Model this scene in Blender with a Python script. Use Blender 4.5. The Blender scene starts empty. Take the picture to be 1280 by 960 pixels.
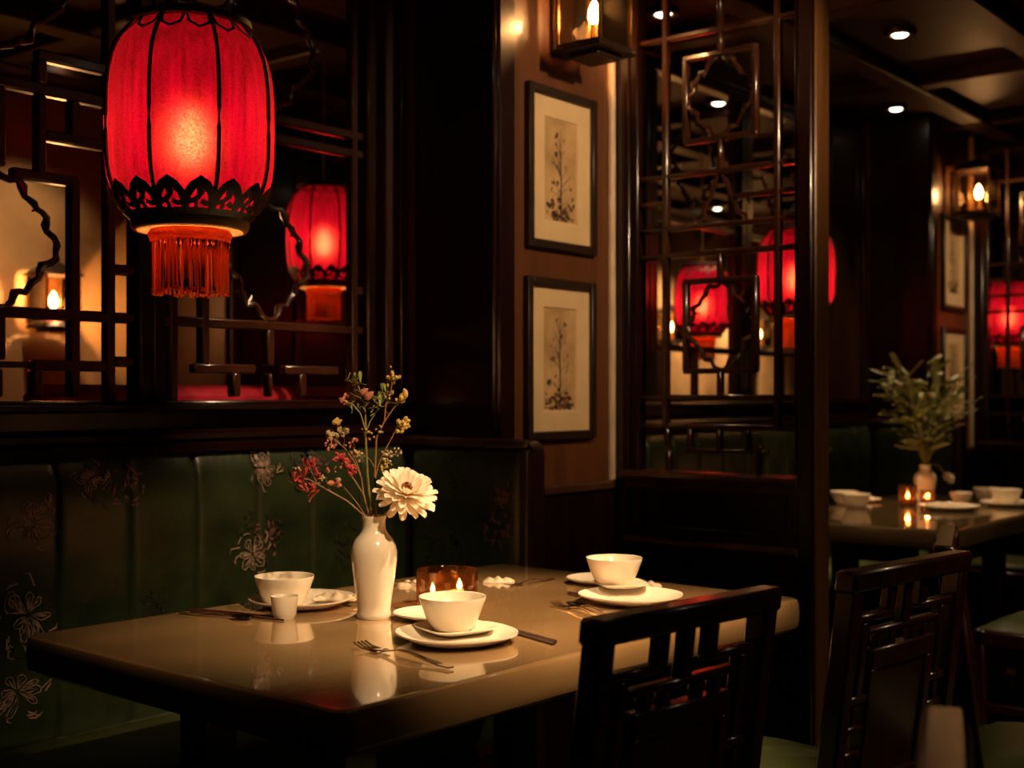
import bpy, math, random
from mathutils import Vector, Matrix, Euler

random.seed(7)
scene = bpy.context.scene
COL = scene.collection
PI = math.pi

# ------------------------------------------------------------------ camera
TH = math.radians(38.5)                       # camera heading, left of +Y
RIGHT = Vector((math.cos(TH), math.sin(TH), 0))
AWAY = Vector((-math.sin(TH), math.cos(TH), 0))
cam_d = bpy.data.cameras.new('camera')
cam = bpy.data.objects.new('camera', cam_d)
COL.objects.link(cam)
cam.location = (0, 0, 1.2)
cam.rotation_euler = (PI / 2, 0, TH)
cam_d.sensor_width = 36
cam_d.lens = 36 * 1590 / 1280
cam_d.shift_y = 14 / 1280
cam_d.clip_start = 0.05
cam_d.dof.use_dof = True
cam_d.dof.focus_distance = 2.45
cam_d.dof.aperture_fstop = 3.2
scene.camera = cam

# ------------------------------------------------------------------ world, exposure
w = bpy.data.worlds.new('world')
scene.world = w
w.use_nodes = True
w.node_tree.nodes['Background'].inputs[0].default_value = (1.0, 0.6, 0.3, 1)
w.node_tree.nodes['Background'].inputs[1].default_value = 0.003
vs = scene.view_settings
vs.view_transform = 'Standard'
vs.look = 'None'
vs.gamma = 1
vs.use_curve_mapping = False
vs.exposure = 0.0
WARM = (1.0, 0.62, 0.30)


def lamp_light(kind, name, loc, energy, color=WARM, radius=0.03, parent=None, target=None, cone=60, blend=0.8):
    d = bpy.data.lights.new(name, kind)
    d.energy = energy
    d.color = color
    d.shadow_soft_size = radius
    if kind == 'SPOT':
        d.spot_size = math.radians(cone)
        d.spot_blend = blend
    o = bpy.data.objects.new(name, d)
    COL.objects.link(o)
    o.location = loc
    if target is not None:
        o.rotation_euler = (Vector(target) - Vector(loc)).to_track_quat('-Z', 'Y').to_euler()
    if parent:
        o.parent = parent
    return o


# ceiling spots of the room, some of them added for fill: (position, aim, energy, cone)
SPOTS = [((-0.75, 2.60, 2.50), (-1.56, 2.12, 0.76), 340, 36),
         ((-0.35, 1.35, 2.50), (-1.72, 1.86, 0.84), 215, 35),  # added fill from the camera side for the crockery fronts
         ((-1.823, 4.618, 2.50), (-1.85, 4.85, 0.75), 105, 56),
         ((-2.309, 5.803, 2.50), (-2.2, 5.5, 0.75), 45, 62),
         ((-2.38, 3.85, 2.50), (-2.38, 3.95, 0.0), 30, 80),
         ((-2.906, 5.182, 2.50), (-3.0, 5.2, 0.0), 40, 80),
         ((-2.83, 5.676, 2.50), (-3.0, 5.7, 0.0), 40, 80),
         ((0.45, 3.2, 2.50), (-0.5, 3.4, 0.3), 62, 96),  # added aisle fill, lights the divider post and dark wood
         ((0.6, 1.0, 2.50), (0.9, 1.2, 0.0), 8, 70),  # weak fill added on the unseen aisle side
         ((-1.90, 2.25, 2.50), (-2.50, 2.30, 1.10), 120, 34),  # unseen lamp added to brighten the sofa roll and flower
         ((-0.62, 3.00, 2.50), (-2.248, 3.12, 1.72), 95, 54),
         ((-4.55, 8.1, 2.50), (-5.0, 8.2, 1.2), 160, 80),  # wall wash added for the cream glow through the divider
         ((-4.55, 9.4, 2.50), (-5.0, 9.4, 1.2), 160, 80),  # second added wall wash, further along the tan wall
         ((-4.60, 2.9, 2.50), (-5.0, 3.0, 1.5), 36, 80),  # added to brighten the tan wall behind the lattice
         ((-0.95, 6.20, 2.50), (-2.248, 6.40, 1.62), 70, 44)]  # added because the far prints came out dark


# ------------------------------------------------------------------ materials
def mat(name, color, rough=0.5, metal=0.0, coat=0.0, var=0.0, vscale=8.0, vstretch=(1, 1, 1),
        bump=0.0, bscale=60.0, spec=0.5, color2=None):
    m = bpy.data.materials.new(name)
    m.use_nodes = True
    nt = m.node_tree
    b = nt.nodes['Principled BSDF']
    b.inputs['Base Color'].default_value = (*color, 1)
    b.inputs['Roughness'].default_value = rough
    b.inputs['Metallic'].default_value = metal
    b.inputs['Specular IOR Level'].default_value = spec
    if coat:
        b.inputs['Coat Weight'].default_value = coat
        b.inputs['Coat Roughness'].default_value = 0.025 if coat > .8 else 0.12
        if coat > .8:
            b.inputs['Coat IOR'].default_value = 1.75
    if var or bump:
        tc = nt.nodes.new('ShaderNodeTexCoord')
        mp = nt.nodes.new('ShaderNodeMapping')
        mp.inputs['Scale'].default_value = vstretch
        nt.links.new(tc.outputs['Object'], mp.inputs[0])
    if var:
        n = nt.nodes.new('ShaderNodeTexNoise')
        n.inputs['Scale'].default_value = vscale
        n.inputs['Detail'].default_value = 6
        nt.links.new(mp.outputs[0], n.inputs['Vector'])
        r = nt.nodes.new('ShaderNodeValToRGB')
        c2 = color2 or tuple(min(1, c * (1 + var)) for c in color)
        c1 = tuple(c * (1 - var) for c in color)
        r.color_ramp.elements[0].position = 0.3
        r.color_ramp.elements[1].position = 0.7
        r.color_ramp.elements[0].color = (*c1, 1)
        r.color_ramp.elements[1].color = (*c2, 1)
        nt.links.new(n.outputs['Fac'], r.inputs[0])
        nt.links.new(r.outputs[0], b.inputs['Base Color'])
    if bump:
        n2 = nt.nodes.new('ShaderNodeTexNoise')
        n2.inputs['Scale'].default_value = bscale
        n2.inputs['Detail'].default_value = 5
        nt.links.new(mp.outputs[0], n2.inputs['Vector'])
        bp = nt.nodes.new('ShaderNodeBump')
        bp.inputs['Strength'].default_value = bump
        bp.inputs['Distance'].default_value = 0.01
        nt.links.new(n2.outputs['Fac'], bp.inputs['Height'])
        nt.links.new(bp.outputs[0], b.inputs['Normal'])
    return m


def sheer(name, c1, c2, f):
    m = bpy.data.materials.new(name)
    m.use_nodes = True
    nt = m.node_tree
    nt.nodes.clear()
    a = nt.nodes.new('ShaderNodeBsdfTranslucent')
    a.inputs[0].default_value = (*c1, 1)
    b = nt.nodes.new('ShaderNodeBsdfDiffuse')
    b.inputs[0].default_value = (*c2, 1)
    x = nt.nodes.new('ShaderNodeMixShader')
    x.inputs[0].default_value = f
    nt.links.new(a.outputs[0], x.inputs[1])
    nt.links.new(b.outputs[0], x.inputs[2])
    o = nt.nodes.new('ShaderNodeOutputMaterial')
    nt.links.new(x.outputs[0], o.inputs[0])
    return m


def emit(name, color, strength):
    m = bpy.data.materials.new(name)
    m.use_nodes = True
    nt = m.node_tree
    nt.nodes.clear()
    e = nt.nodes.new('ShaderNodeEmission')
    e.inputs[0].default_value = (*color, 1)
    e.inputs[1].default_value = strength
    o = nt.nodes.new('ShaderNodeOutputMaterial')
    nt.links.new(e.outputs[0], o.inputs[0])
    return m


def glass(name, tint, gloss=0.12, haze=(1, .5, .2), hz=0.0):
    m = bpy.data.materials.new(name)
    m.use_nodes = True
    nt = m.node_tree
    nt.nodes.clear()
    t = nt.nodes.new('ShaderNodeBsdfTransparent')
    t.inputs[0].default_value = (*tint, 1)
    g = nt.nodes.new('ShaderNodeBsdfGlossy')
    g.inputs['Roughness'].default_value = 0.05
    g.inputs[0].default_value = (1, 0.9, 0.8, 1)
    lw = nt.nodes.new('ShaderNodeFresnel')
    lw.inputs[0].default_value = 1.45
    ad = nt.nodes.new('ShaderNodeMath')
    ad.operation = 'ADD'
    ad.inputs[1].default_value = gloss * 0.3
    nt.links.new(lw.outputs[0], ad.inputs[0])
    mx = nt.nodes.new('ShaderNodeMixShader')
    nt.links.new(ad.outputs[0], mx.inputs[0])
    nt.links.new(t.outputs[0], mx.inputs[1])
    nt.links.new(g.outputs[0], mx.inputs[2])
    tl = nt.nodes.new('ShaderNodeBsdfTranslucent')
    tl.inputs[0].default_value = (*haze, 1)
    mh = nt.nodes.new('ShaderNodeMixShader')
    mh.inputs[0].default_value = hz
    nt.links.new(mx.outputs[0], mh.inputs[1])
    nt.links.new(tl.outputs[0], mh.inputs[2])
    o = nt.nodes.new('ShaderNodeOutputMaterial')
    nt.links.new(mh.outputs[0], o.inputs[0])
    return m


def silk():
    """red lantern silk: translucent cloth with a vertical weave, thin enough to glimpse the bulb"""
    m = bpy.data.materials.new('red_silk')
    m.use_nodes = True
    nt = m.node_tree
    nt.nodes.clear()
    tc = nt.nodes.new('ShaderNodeTexCoord')
    mp = nt.nodes.new('ShaderNodeMapping')
    mp.inputs['Scale'].default_value = (1, 1, 0.035)
    nt.links.new(tc.outputs['Object'], mp.inputs[0])
    n = nt.nodes.new('ShaderNodeTexNoise')
    n.inputs['Scale'].default_value = 95
    n.inputs['Detail'].default_value = 5
    nt.links.new(mp.outputs[0], n.inputs['Vector'])
    r = nt.nodes.new('ShaderNodeValToRGB')
    r.color_ramp.elements[0].position = 0.33
    r.color_ramp.elements[1].position = 0.66
    r.color_ramp.elements[0].color = (0.085, 0.0003, 0.006, 1)
    r.color_ramp.elements[1].color = (0.30, 0.0009, 0.030, 1)
    nt.links.new(n.outputs['Fac'], r.inputs[0])
    tl = nt.nodes.new('ShaderNodeBsdfTranslucent')
    nt.links.new(r.outputs[0], tl.inputs[0])
    df = nt.nodes.new('ShaderNodeBsdfDiffuse')
    df.inputs[0].default_value = (0.25, 0.004, 0.03, 1)
    m1 = nt.nodes.new('ShaderNodeMixShader')
    m1.inputs[0].default_value = 0.3
    nt.links.new(tl.outputs[0], m1.inputs[1])
    nt.links.new(df.outputs[0], m1.inputs[2])
    # light that goes nearly straight through the weave
    n2 = nt.nodes.new('ShaderNodeTexNoise')
    n2.inputs['Scale'].default_value = 300
    n2.inputs['Detail'].default_value = 3
    nt.links.new(tc.outputs['Object'], n2.inputs['Vector'])
    mr = nt.nodes.new('ShaderNodeMapRange')
    mr.inputs[1].default_value = 0.35
    mr.inputs[2].default_value = 0.70
    mr.inputs[3].default_value = 0.06
    mr.inputs[4].default_value = 0.20
    nt.links.new(n2.outputs['Fac'], mr.inputs[0])
    tr = nt.nodes.new('ShaderNodeBsdfRefraction')
    tr.distribution = 'GGX'
    tr.inputs['Color'].default_value = (0.95, 0.085, 0.055, 1)
    tr.inputs['Roughness'].default_value = 0.82
    tr.inputs['IOR'].default_value = 1.22
    m2 = nt.nodes.new('ShaderNodeMixShader')
    nt.links.new(mr.outputs[0], m2.inputs[0])
    nt.links.new(m1.outputs[0], m2.inputs[1])
    nt.links.new(tr.outputs[0], m2.inputs[2])
    o = nt.nodes.new('ShaderNodeOutputMaterial')
    nt.links.new(m2.outputs[0], o.inputs[0])
    return m


M = {}
M['wood'] = mat('mahogany', (0.013, 0.0030, 0.0020), 0.28, coat=0.35, var=0.4, vscale=5, vstretch=(6, 6, 0.6), bump=0.04, bscale=40)
M['woodv'] = mat('mahogany_panel', (0.030, 0.009, 0.005), 0.36, coat=0.25, var=0.35, vscale=4, vstretch=(8, 8, 0.5), bump=0.04, bscale=30)
M['sill'] = mat('sill_wood', (0.008, 0.0019, 0.0013), 0.30, spec=0.12, var=0.3, vscale=8)
M['postlit'] = mat('lit_post_wood', (0.085, 0.036, 0.010), 0.38, var=0.3, vscale=4, vstretch=(8, 8, 0.4))  # browner, lighter tone stands in for light on the post's aisle side
M['ledge'] = mat('highlit_ledge_wood', (0.070, 0.028, 0.014), 0.26, coat=0.3, var=0.3, vscale=8)  # lightened to carry the highlight lines along the mouldings
M['lattice'] = mat('lattice_wood', (0.040, 0.012, 0.006), 0.28, coat=0.4, var=0.3, vscale=9)
M['chair'] = mat('chair_wood', (0.036, 0.0075, 0.004), 0.30, coat=0.35, var=0.35, vscale=5, vstretch=(5, 5, 1))
M['beam'] = mat('ceiling_wood', (0.036, 0.009, 0.003), 0.5, spec=0.25, var=0.3, vscale=3)
M['floor'] = mat('floor_stone', (0.035, 0.022, 0.015), 0.25, var=0.4, vscale=3, bump=0.05, bscale=20)
M['plaster'] = mat('tan_plaster', (0.34, 0.155, 0.05), 0.55, var=0.5, vscale=1.8, color2=(0.60, 0.36, 0.16), bump=0.1, bscale=20)
M['dado'] = mat('brown_wainscot', (0.07, 0.028, 0.012), 0.4, var=0.3, vscale=3)
M['pier'] = mat('pier_panelling', (0.11, 0.036, 0.012), 0.40, coat=0.15, var=0.3, vscale=3, vstretch=(6, 6, 0.5))
M['pale'] = mat('pale_trim', (0.62, 0.45, 0.30), 0.5, var=0.15, vscale=12)
M['green'] = mat('green_leather', (0.012, 0.021, 0.0060), 0.38, var=0.5, vscale=6, bump=0.10, bscale=50, color2=(0.026, 0.037, 0.012))
M['green2'] = mat('green_seat', (0.050, 0.064, 0.016), 0.5, var=0.3, vscale=8, bump=0.1, bscale=90)
M['thread'] = mat('grey_thread', (0.27, 0.18, 0.125), 0.6, var=0.5, vscale=60)
M['thread2'] = mat('dark_thread', (0.010, 0.012, 0.006), 0.6, var=0.5, vscale=60)
M['thread3'] = mat('rose_thread', (0.11, 0.045, 0.035), 0.6, var=0.5, vscale=60)
M['red_velvet'] = mat('red_velvet', (0.60, 0.012, 0.040), 0.7, var=0.2, vscale=30)
M['porcelain'] = mat('porcelain', (0.80, 0.70, 0.55), 0.22, coat=0.3, var=0.05, vscale=12)
M['porcelain2'] = mat('cream_porcelain', (0.78, 0.68, 0.53), 0.16, coat=0.5, var=0.05, vscale=6)
M['steel'] = mat('dark_steel', (0.62, 0.52, 0.42), 0.16, metal=1.0, var=0.1, vscale=40)
M['stick'] = mat('dark_lacquer', (0.05, 0.016, 0.010), 0.2, coat=0.6, var=0.3, vscale=60)
M['linen'] = mat('cream_linen', (0.66, 0.54, 0.40), 0.8, var=0.15, vscale=40, bump=0.2, bscale=200)
M['wax'] = mat('wax', (0.75, 0.45, 0.20), 0.5)
M['brass'] = mat('aged_brass', (0.55, 0.30, 0.10), 0.3, metal=1.0, var=0.4, vscale=30)
M['darkmetal'] = mat('blackened_metal', (0.05, 0.028, 0.018), 0.4, metal=0.7, var=0.3, vscale=30)
M['lace'] = mat('carved_lacework', (0.012, 0.004, 0.003), 0.5, var=0.3, vscale=80)
M['rib'] = mat('lantern_rib', (0.035, 0.006, 0.005), 0.5, var=0.3, vscale=40)
M['rim'] = mat('gilt_rim', (0.30, 0.17, 0.06), 0.45, var=0.2, vscale=40)
M['inner'] = sheer('cream_lining', (0.62, 0.42, 0.17), (0.8, 0.6, 0.3), .35)
M['fringe'] = sheer('orange_fringe', (1.0, 0.34, 0.08), (1.0, 0.30, 0.07), .4)
M['silk'] = silk()
M['bulb'] = emit('bulb_glow', (1.0, 0.50, 0.22), 125)
M['sbulb'] = emit('sconce_bulb', (1.0, 0.62, 0.28), 40)
M['flame'] = emit('flame_glow', (1.0, 0.55, 0.20), 26)
M['dlight'] = emit('downlight_glow', (1.0, 0.80, 0.55), 14)
M['amber'] = glass('amber_glass', (0.95, 0.76, 0.58), .3, (1, .42, .16), .009)
M['clear'] = glass('clear_glass', (0.95, 0.85, 0.72), 0.2)
M['frame'] = mat('frame_wood', (0.022, 0.010, 0.005), 0.4, var=0.3, vscale=20)
M['matb'] = mat('cream_mat', (0.66, 0.46, 0.25), 0.75, var=0.06, vscale=10)
M['paper'] = mat('tan_print_paper', (0.42, 0.24, 0.10), 0.7, var=0.25, vscale=9, color2=(0.62, 0.39, 0.18))
M['ink'] = mat('brown_ink', (0.055, 0.032, 0.018), 0.7, var=0.4, vscale=60)
M['ink2'] = mat('rust_ink', (0.20, 0.075, 0.03), 0.7, var=0.4, vscale=60)
M['petal'] = sheer('white_petal', (0.85, 0.70, 0.50), (0.92, 0.84, 0.70), .62)
M['pollen'] = mat('flower_centre', (0.62, 0.32, 0.06), 0.7, var=0.4, vscale=120)
M['pistil'] = mat('flower_pistil', (0.22, 0.07, 0.02), 0.7)
M['stem'] = mat('green_stem', (0.20, 0.17, 0.05), 0.5, var=0.3, vscale=40)
M['twig'] = mat('brown_twig', (0.26, 0.13, 0.05), 0.55, var=0.3, vscale=40)
M['leaf'] = mat('green_leaf', (0.20, 0.23, 0.05), 0.5, var=0.35, vscale=40)
M['yellow'] = mat('yellow_bud', (0.55, 0.37, 0.08), 0.55, var=0.3, vscale=80)
M['pink'] = mat('pink_bud', (0.48, 0.17, 0.10), 0.55, var=0.3, vscale=80)
M['redbud'] = mat('red_bud', (0.42, 0.045, 0.040), 0.5, var=0.4, vscale=80)
M['palebud'] = mat('pale_bud', (0.40, 0.30, 0.18), 0.55, var=0.3, vscale=80)
M['dleaf'] = mat('bouquet_leaf', (0.20, 0.21, 0.07), 0.45, var=0.5, vscale=30)
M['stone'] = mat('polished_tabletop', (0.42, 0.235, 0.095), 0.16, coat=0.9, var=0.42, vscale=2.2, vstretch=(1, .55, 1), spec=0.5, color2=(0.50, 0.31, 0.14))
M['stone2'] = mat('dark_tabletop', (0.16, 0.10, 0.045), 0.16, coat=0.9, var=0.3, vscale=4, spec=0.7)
M['pot'] = mat('dark_pottery', (0.02, 0.013, 0.010), 0.35, var=0.3, vscale=20)


# ------------------------------------------------------------------ mesh helpers
class MB:
    def __init__(self):
        self.v, self.f = [], []

    def add(self, vs_, fs_, mtx=None):
        n = len(self.v)
        for p in vs_:
            p = Vector(p)
            self.v.append(mtx @ p if mtx is not None else p)
        self.f += [tuple(i + n for i in f) for f in fs_]
        return self

    def box(self, lo, hi, c=0.0, mtx=None):
        lo, hi = Vector(lo), Vector(hi)
        ce, h = (lo + hi) / 2, (hi - lo) / 2
        if c <= 0:
            vs_ = [ce + Vector((sx * h.x, sy * h.y, sz * h.z)) for sx in (-1, 1) for sy in (-1, 1) for sz in (-1, 1)]
            fs_ = [(0, 1, 3, 2), (4, 6, 7, 5), (0, 4, 5, 1), (2, 3, 7, 6), (0, 2, 6, 4), (1, 5, 7, 3)]
            return self.add(vs_, fs_, mtx)
        c = min(c, h.x * .8, h.y * .8, h.z * .8)
        idx, vs_ = {}, []
        for sx in (-1, 1):
            for sy in (-1, 1):
                for sz in (-1, 1):
                    for a in range(3):
                        p = [h.x - c, h.y - c, h.z - c]
                        p[a] += c
                        idx[(sx, sy, sz, a)] = len(vs_)
                        vs_.append(ce + Vector((sx * p[0], sy * p[1], sz * p[2])))
        fs_ = []

        def key(a, s, b, t, d, u, ax):
            k = [0, 0, 0]
            k[a], k[b], k[d] = s, t, u
            return idx[(k[0], k[1], k[2], ax)]
        for a in range(3):
            b, d = (a + 1) % 3, (a + 2) % 3
            for s in (-1, 1):
                q = [key(a, s, b, t, d, u, a) for t, u in ((-1, -1), (1, -1), (1, 1), (-1, 1))]
                fs_.append(q if s > 0 else q[::-1])
            for s in (-1, 1):
                for t in (-1, 1):
                    q = [key(a, s, b, t, d, -1, a), key(a, s, b, t, d, -1, b), key(a, s, b, t, d, 1, b), key(a, s, b, t, d, 1, a)]
                    fs_.append(q if s * t > 0 else q[::-1])
        for sx in (-1, 1):
            for sy in (-1, 1):
                for sz in (-1, 1):
                    q = [idx[(sx, sy, sz, a)] for a in range(3)]
                    fs_.append(q if sx * sy * sz > 0 else q[::-1])
        return self.add(vs_, fs_, mtx)

    def lathe(self, prof, n=32, mtx=None, sup=2.0):
        """prof: [(r, z)]; sup>2 squares the round a little"""
        vs_, fs_ = [], []
        for r, z in prof:
            for k in range(n):
                a = 2 * PI * k / n
                ca, sa = math.cos(a), math.sin(a)
                q = (abs(ca) ** sup + abs(sa) ** sup) ** (-1 / sup)
                vs_.append((r * q * ca, r * q * sa, z))
        for j in range(len(prof) - 1):
            for k in range(n):
                a, b = j * n + k, j * n + (k + 1) % n
                fs_.append((a, b, b + n, a + n))
        return self.add(vs_, fs_, mtx)

    def tube(self, pts, r, n=8, mtx=None, caps=True):
        pts = [Vector(p) for p in pts]
        rs = r if isinstance(r, (list, tuple)) else [r] * len(pts)
        vs_, fs_ = [], []
        up = Vector((0, 0, 1))
        for i, p in enumerate(pts):
            t = (pts[min(i + 1, len(pts) - 1)] - pts[max(i - 1, 0)]).normalized()
            u = t.cross(up)
            if u.length < 1e-3:
                u = t.cross(Vector((1, 0, 0)))
            u.normalize()
            v = t.cross(u)
            for k in range(n):
                a = 2 * PI * k / n
                vs_.append(p + (u * math.cos(a) + v * math.sin(a)) * rs[i])
        for i in range(len(pts) - 1):
            for k in range(n):
                a, b = i * n + k, i * n + (k + 1) % n
                fs_.append((a, b, b + n, a + n))
        if caps:
            fs_.append(tuple(range(n))[::-1])
            fs_.append(tuple(range((len(pts) - 1) * n, len(pts) * n)))
        return self.add(vs_, fs_, mtx)

    def ribbon(self, pts, wid, th, fn):
        """a flat strip drawn in 2-D and laid on a surface by fn(x, y, offset)"""
        pts = [Vector(p) for p in pts]
        ws = wid if isinstance(wid, (list, tuple)) else [wid] * len(pts)
        vs_, fs_ = [], []
        for i, p in enumerate(pts):
            t = pts[min(i + 1, len(pts) - 1)] - pts[max(i - 1, 0)]
            if t.length < 1e-9:
                t = Vector((1, 0))
            t.normalize()
            nn = Vector((-t.y, t.x)) * ws[i] / 2
            for q, o in ((p + nn, 0), (p - nn, 0), (p - nn, th), (p + nn, th)):
                vs_.append(fn(q.x, q.y, o))
        for i in range(len(pts) - 1):
            for k in range(4):
                a, b = i * 4 + k, i * 4 + (k + 1) % 4
                fs_.append((a, b, b + 4, a + 4))
        e = (len(pts) - 1) * 4
        fs_ += [(3, 2, 1, 0), (e, e + 1, e + 2, e + 3)]
        return self.add(vs_, fs_)

    def prism(self, poly, lo, hi, axis='y'):
        """extrude a 2-D polygon; axis y: poly is (x, z); axis x: poly is (y, z); axis z: poly is (x, y)"""
        def mk(p, t):
            return {'y': (p[0], t, p[1]), 'x': (t, p[0], p[1]), 'z': (p[0], p[1], t)}[axis]
        n = len(poly)
        vs_ = [mk(p, lo) for p in poly] + [mk(p, hi) for p in poly]
        fs_ = [tuple(range(n)), tuple(range(2 * n - 1, n - 1, -1))]
        fs_ += [(i, i + n, (i + 1) % n + n, (i + 1) % n) for i in range(n)]
        return self.add(vs_, fs_)

    def mesh(self, name, material, smooth=True, angle=0.65):
        import bmesh
        me = bpy.data.meshes.new(name)
        me.from_pydata([tuple(p) for p in self.v], [], self.f)
        bm = bmesh.new()
        bm.from_mesh(me)
        bmesh.ops.recalc_face_normals(bm, faces=bm.faces)
        bm.to_mesh(me)
        bm.free()
        me.materials.append(material)
        if smooth:
            me.polygons.foreach_set('use_smooth', [True] * len(me.polygons))
            me.set_sharp_from_angle(angle=angle)
        me.update()
        return me

    def build(self, name, material, parent=None, smooth=True, angle=0.65):
        return link(name, self.mesh(name, material, smooth, angle), parent)


def link(name, me, parent=None, loc=None, rot=None, scale=None):
    o = bpy.data.objects.new(name, me)
    COL.objects.link(o)
    if parent:
        o.parent = parent
    if loc is not None:
        o.location = loc
    if rot is not None:
        o.rotation_euler = rot
    if scale is not None:
        o.scale = scale if not isinstance(scale, (int, float)) else (scale,) * 3
    return o


def tag(o, label, cat, group=None):
    o['label'] = label
    o['category'] = cat
    if group:
        o['group'] = group
    return o


def thing(name, label, cat, loc=(0, 0, 0), rotz=0.0, group=None):
    o = bpy.data.objects.new(name, None)
    COL.objects.link(o)
    o.location = loc
    o.rotation_euler = (0, 0, rotz)
    o.empty_display_size = 0.1
    return tag(o, label, cat, group)


def struct(o):
    o['kind'] = 'structure'
    return o


def base_name(o):
    return o.name.split('.')[0]


def copy_tree(o, parent=None, label=None, loc=None, rotz=None, group=None):
    c = o.copy()
    COL.objects.link(c)
    c.parent = parent
    if label:
        c['label'] = label
    if group:
        c['group'] = group
    if loc is not None:
        c.location = loc
    if rotz is not None:
        c.rotation_euler = (0, 0, rotz)
    for ch in o.children:
        copy_tree(ch, c)
    return c


def superbox(lo, hi, c=0.006):
    return MB().box(lo, hi, c)


# ------------------------------------------------------------------ room shell
PX = -2.248           # picture face of the piers
PER = 3.32            # bay to bay
struct(MB().box((-5.3, -1.6, -0.1), (2.5, 11.2, 0.0)).build('floor', M['floor'], smooth=False))
ceil = struct(MB().box((-5.3, -1.6, 2.56), (2.5, 11.2, 2.66)).build('ceiling', M['beam'], smooth=False))
for x in (-4.7, -4.1, -3.5, -2.06, -1.46, -0.86, -0.26, 0.34, 0.94, 1.54):
    superbox((x - .055, -1.5, 2.495), (x + .055, 11.1, 2.565), .008).build('ceiling_beam', M['beam'], ceil)
for y in (-0.9, 0.0, 1.0, 2.0, 2.68, 3.37, 4.12, 5.32, 6.24, 7.0, 7.8, 8.9, 10.0):
    superbox((-5.2, y - .05, 2.505), (2.4, y + .05, 2.565), .008).build('ceiling_crossbeam', M['beam'], ceil)
struct(MB().box((-5.3, -1.6, 0), (-5.1, 11.2, 2.6)).build('wall_far', M['plaster'], smooth=False))
struct(MB().box((-5.3, 11.0, 0), (2.5, 11.2, 2.6)).build('wall_back', M['dado'], smooth=False))
struct(MB().box((2.3, -1.6, 0), (2.5, 11.2, 2.6)).build('wall_right', M['dado'], smooth=False))
struct(MB().box((-5.3, -1.6, 0), (2.5, -1.4, 2.6)).build('wall_front', M['dado'], smooth=False))
# lower part of the wall between the rooms, one run per bay, with header
SILL = [(-2.60, 1.178), (-2.560, 1.176), (-2.553, 1.165), (-2.575, 1.158), (-2.582, 1.120), (-2.572, 1.112),
        (-2.548, 1.106), (-2.540, 1.094), (-2.545, 1.086), (-2.525, 1.080), (-2.520, 1.062), (-2.60, 1.062)]
RUNS = [(0.30, 2.754), (3.345, 2.754 + PER), (3.345 + PER, 2.754 + 2 * PER)]
wl = None
for i, (y0, y1) in enumerate(RUNS):
    o = MB().box((-2.72, y0, 0), (-2.60, y1, 1.175)).build('wall_left' if i == 0 else 'wall_left_lower', M['wood'], smooth=False)
    struct(o)
    if wl is None:
        wl = o
    struct(superbox((-2.72, y0, 2.49), (-2.58, y1, 2.57)).build('wall_left_header', M['wood']))
    t = MB().prism(SILL, y0, y1, 'y').build('trim_%d' % (i + 1), M['sill'], angle=0.5)
    struct(t)


# ------------------------------------------------------------------ lattice panels in the wall
def twig_ring(cx, cz, rx, rz, seed, r=0.0085):
    """a knotty four-lobed ring of carved branch in a plane (u, z); depth along y"""
    rnd = random.Random(seed)
    pts, rr = [], []
    n = 56
    for k in range(n + 1):
        a = 2 * PI * k / n
        lob = 1 - 0.17 * abs(math.sin(2 * a)) + 0.045 * math.sin(9 * a + seed) + 0.035 * math.sin(17 * a)
        pts.append((cx + rx * lob * math.cos(a), 0.006 * math.sin(5 * a), cz + rz * lob * math.sin(a)))
        rr.append(r * (0.8 + 0.35 * (k % 7 == 3) + 0.3 * rnd.random()))
    pts[-1] = pts[0]
    m = MB().tube(pts, rr, 7)
    for k in range(10):
        i = rnd.randrange(n)
        p = Vector(pts[i])
        d = Vector((p.x - cx, 0, p.z - cz)).normalized()
        q = p + d * rnd.uniform(-.03, .026) + Vector((rnd.uniform(-.015, .015), 0, rnd.uniform(-.015, .015)))
        m.tube([p, (p + q) / 2 + Vector((0.003, 0, .002)), q], [r * .7, r * .55, r * .2], 5)
    return m


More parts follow.
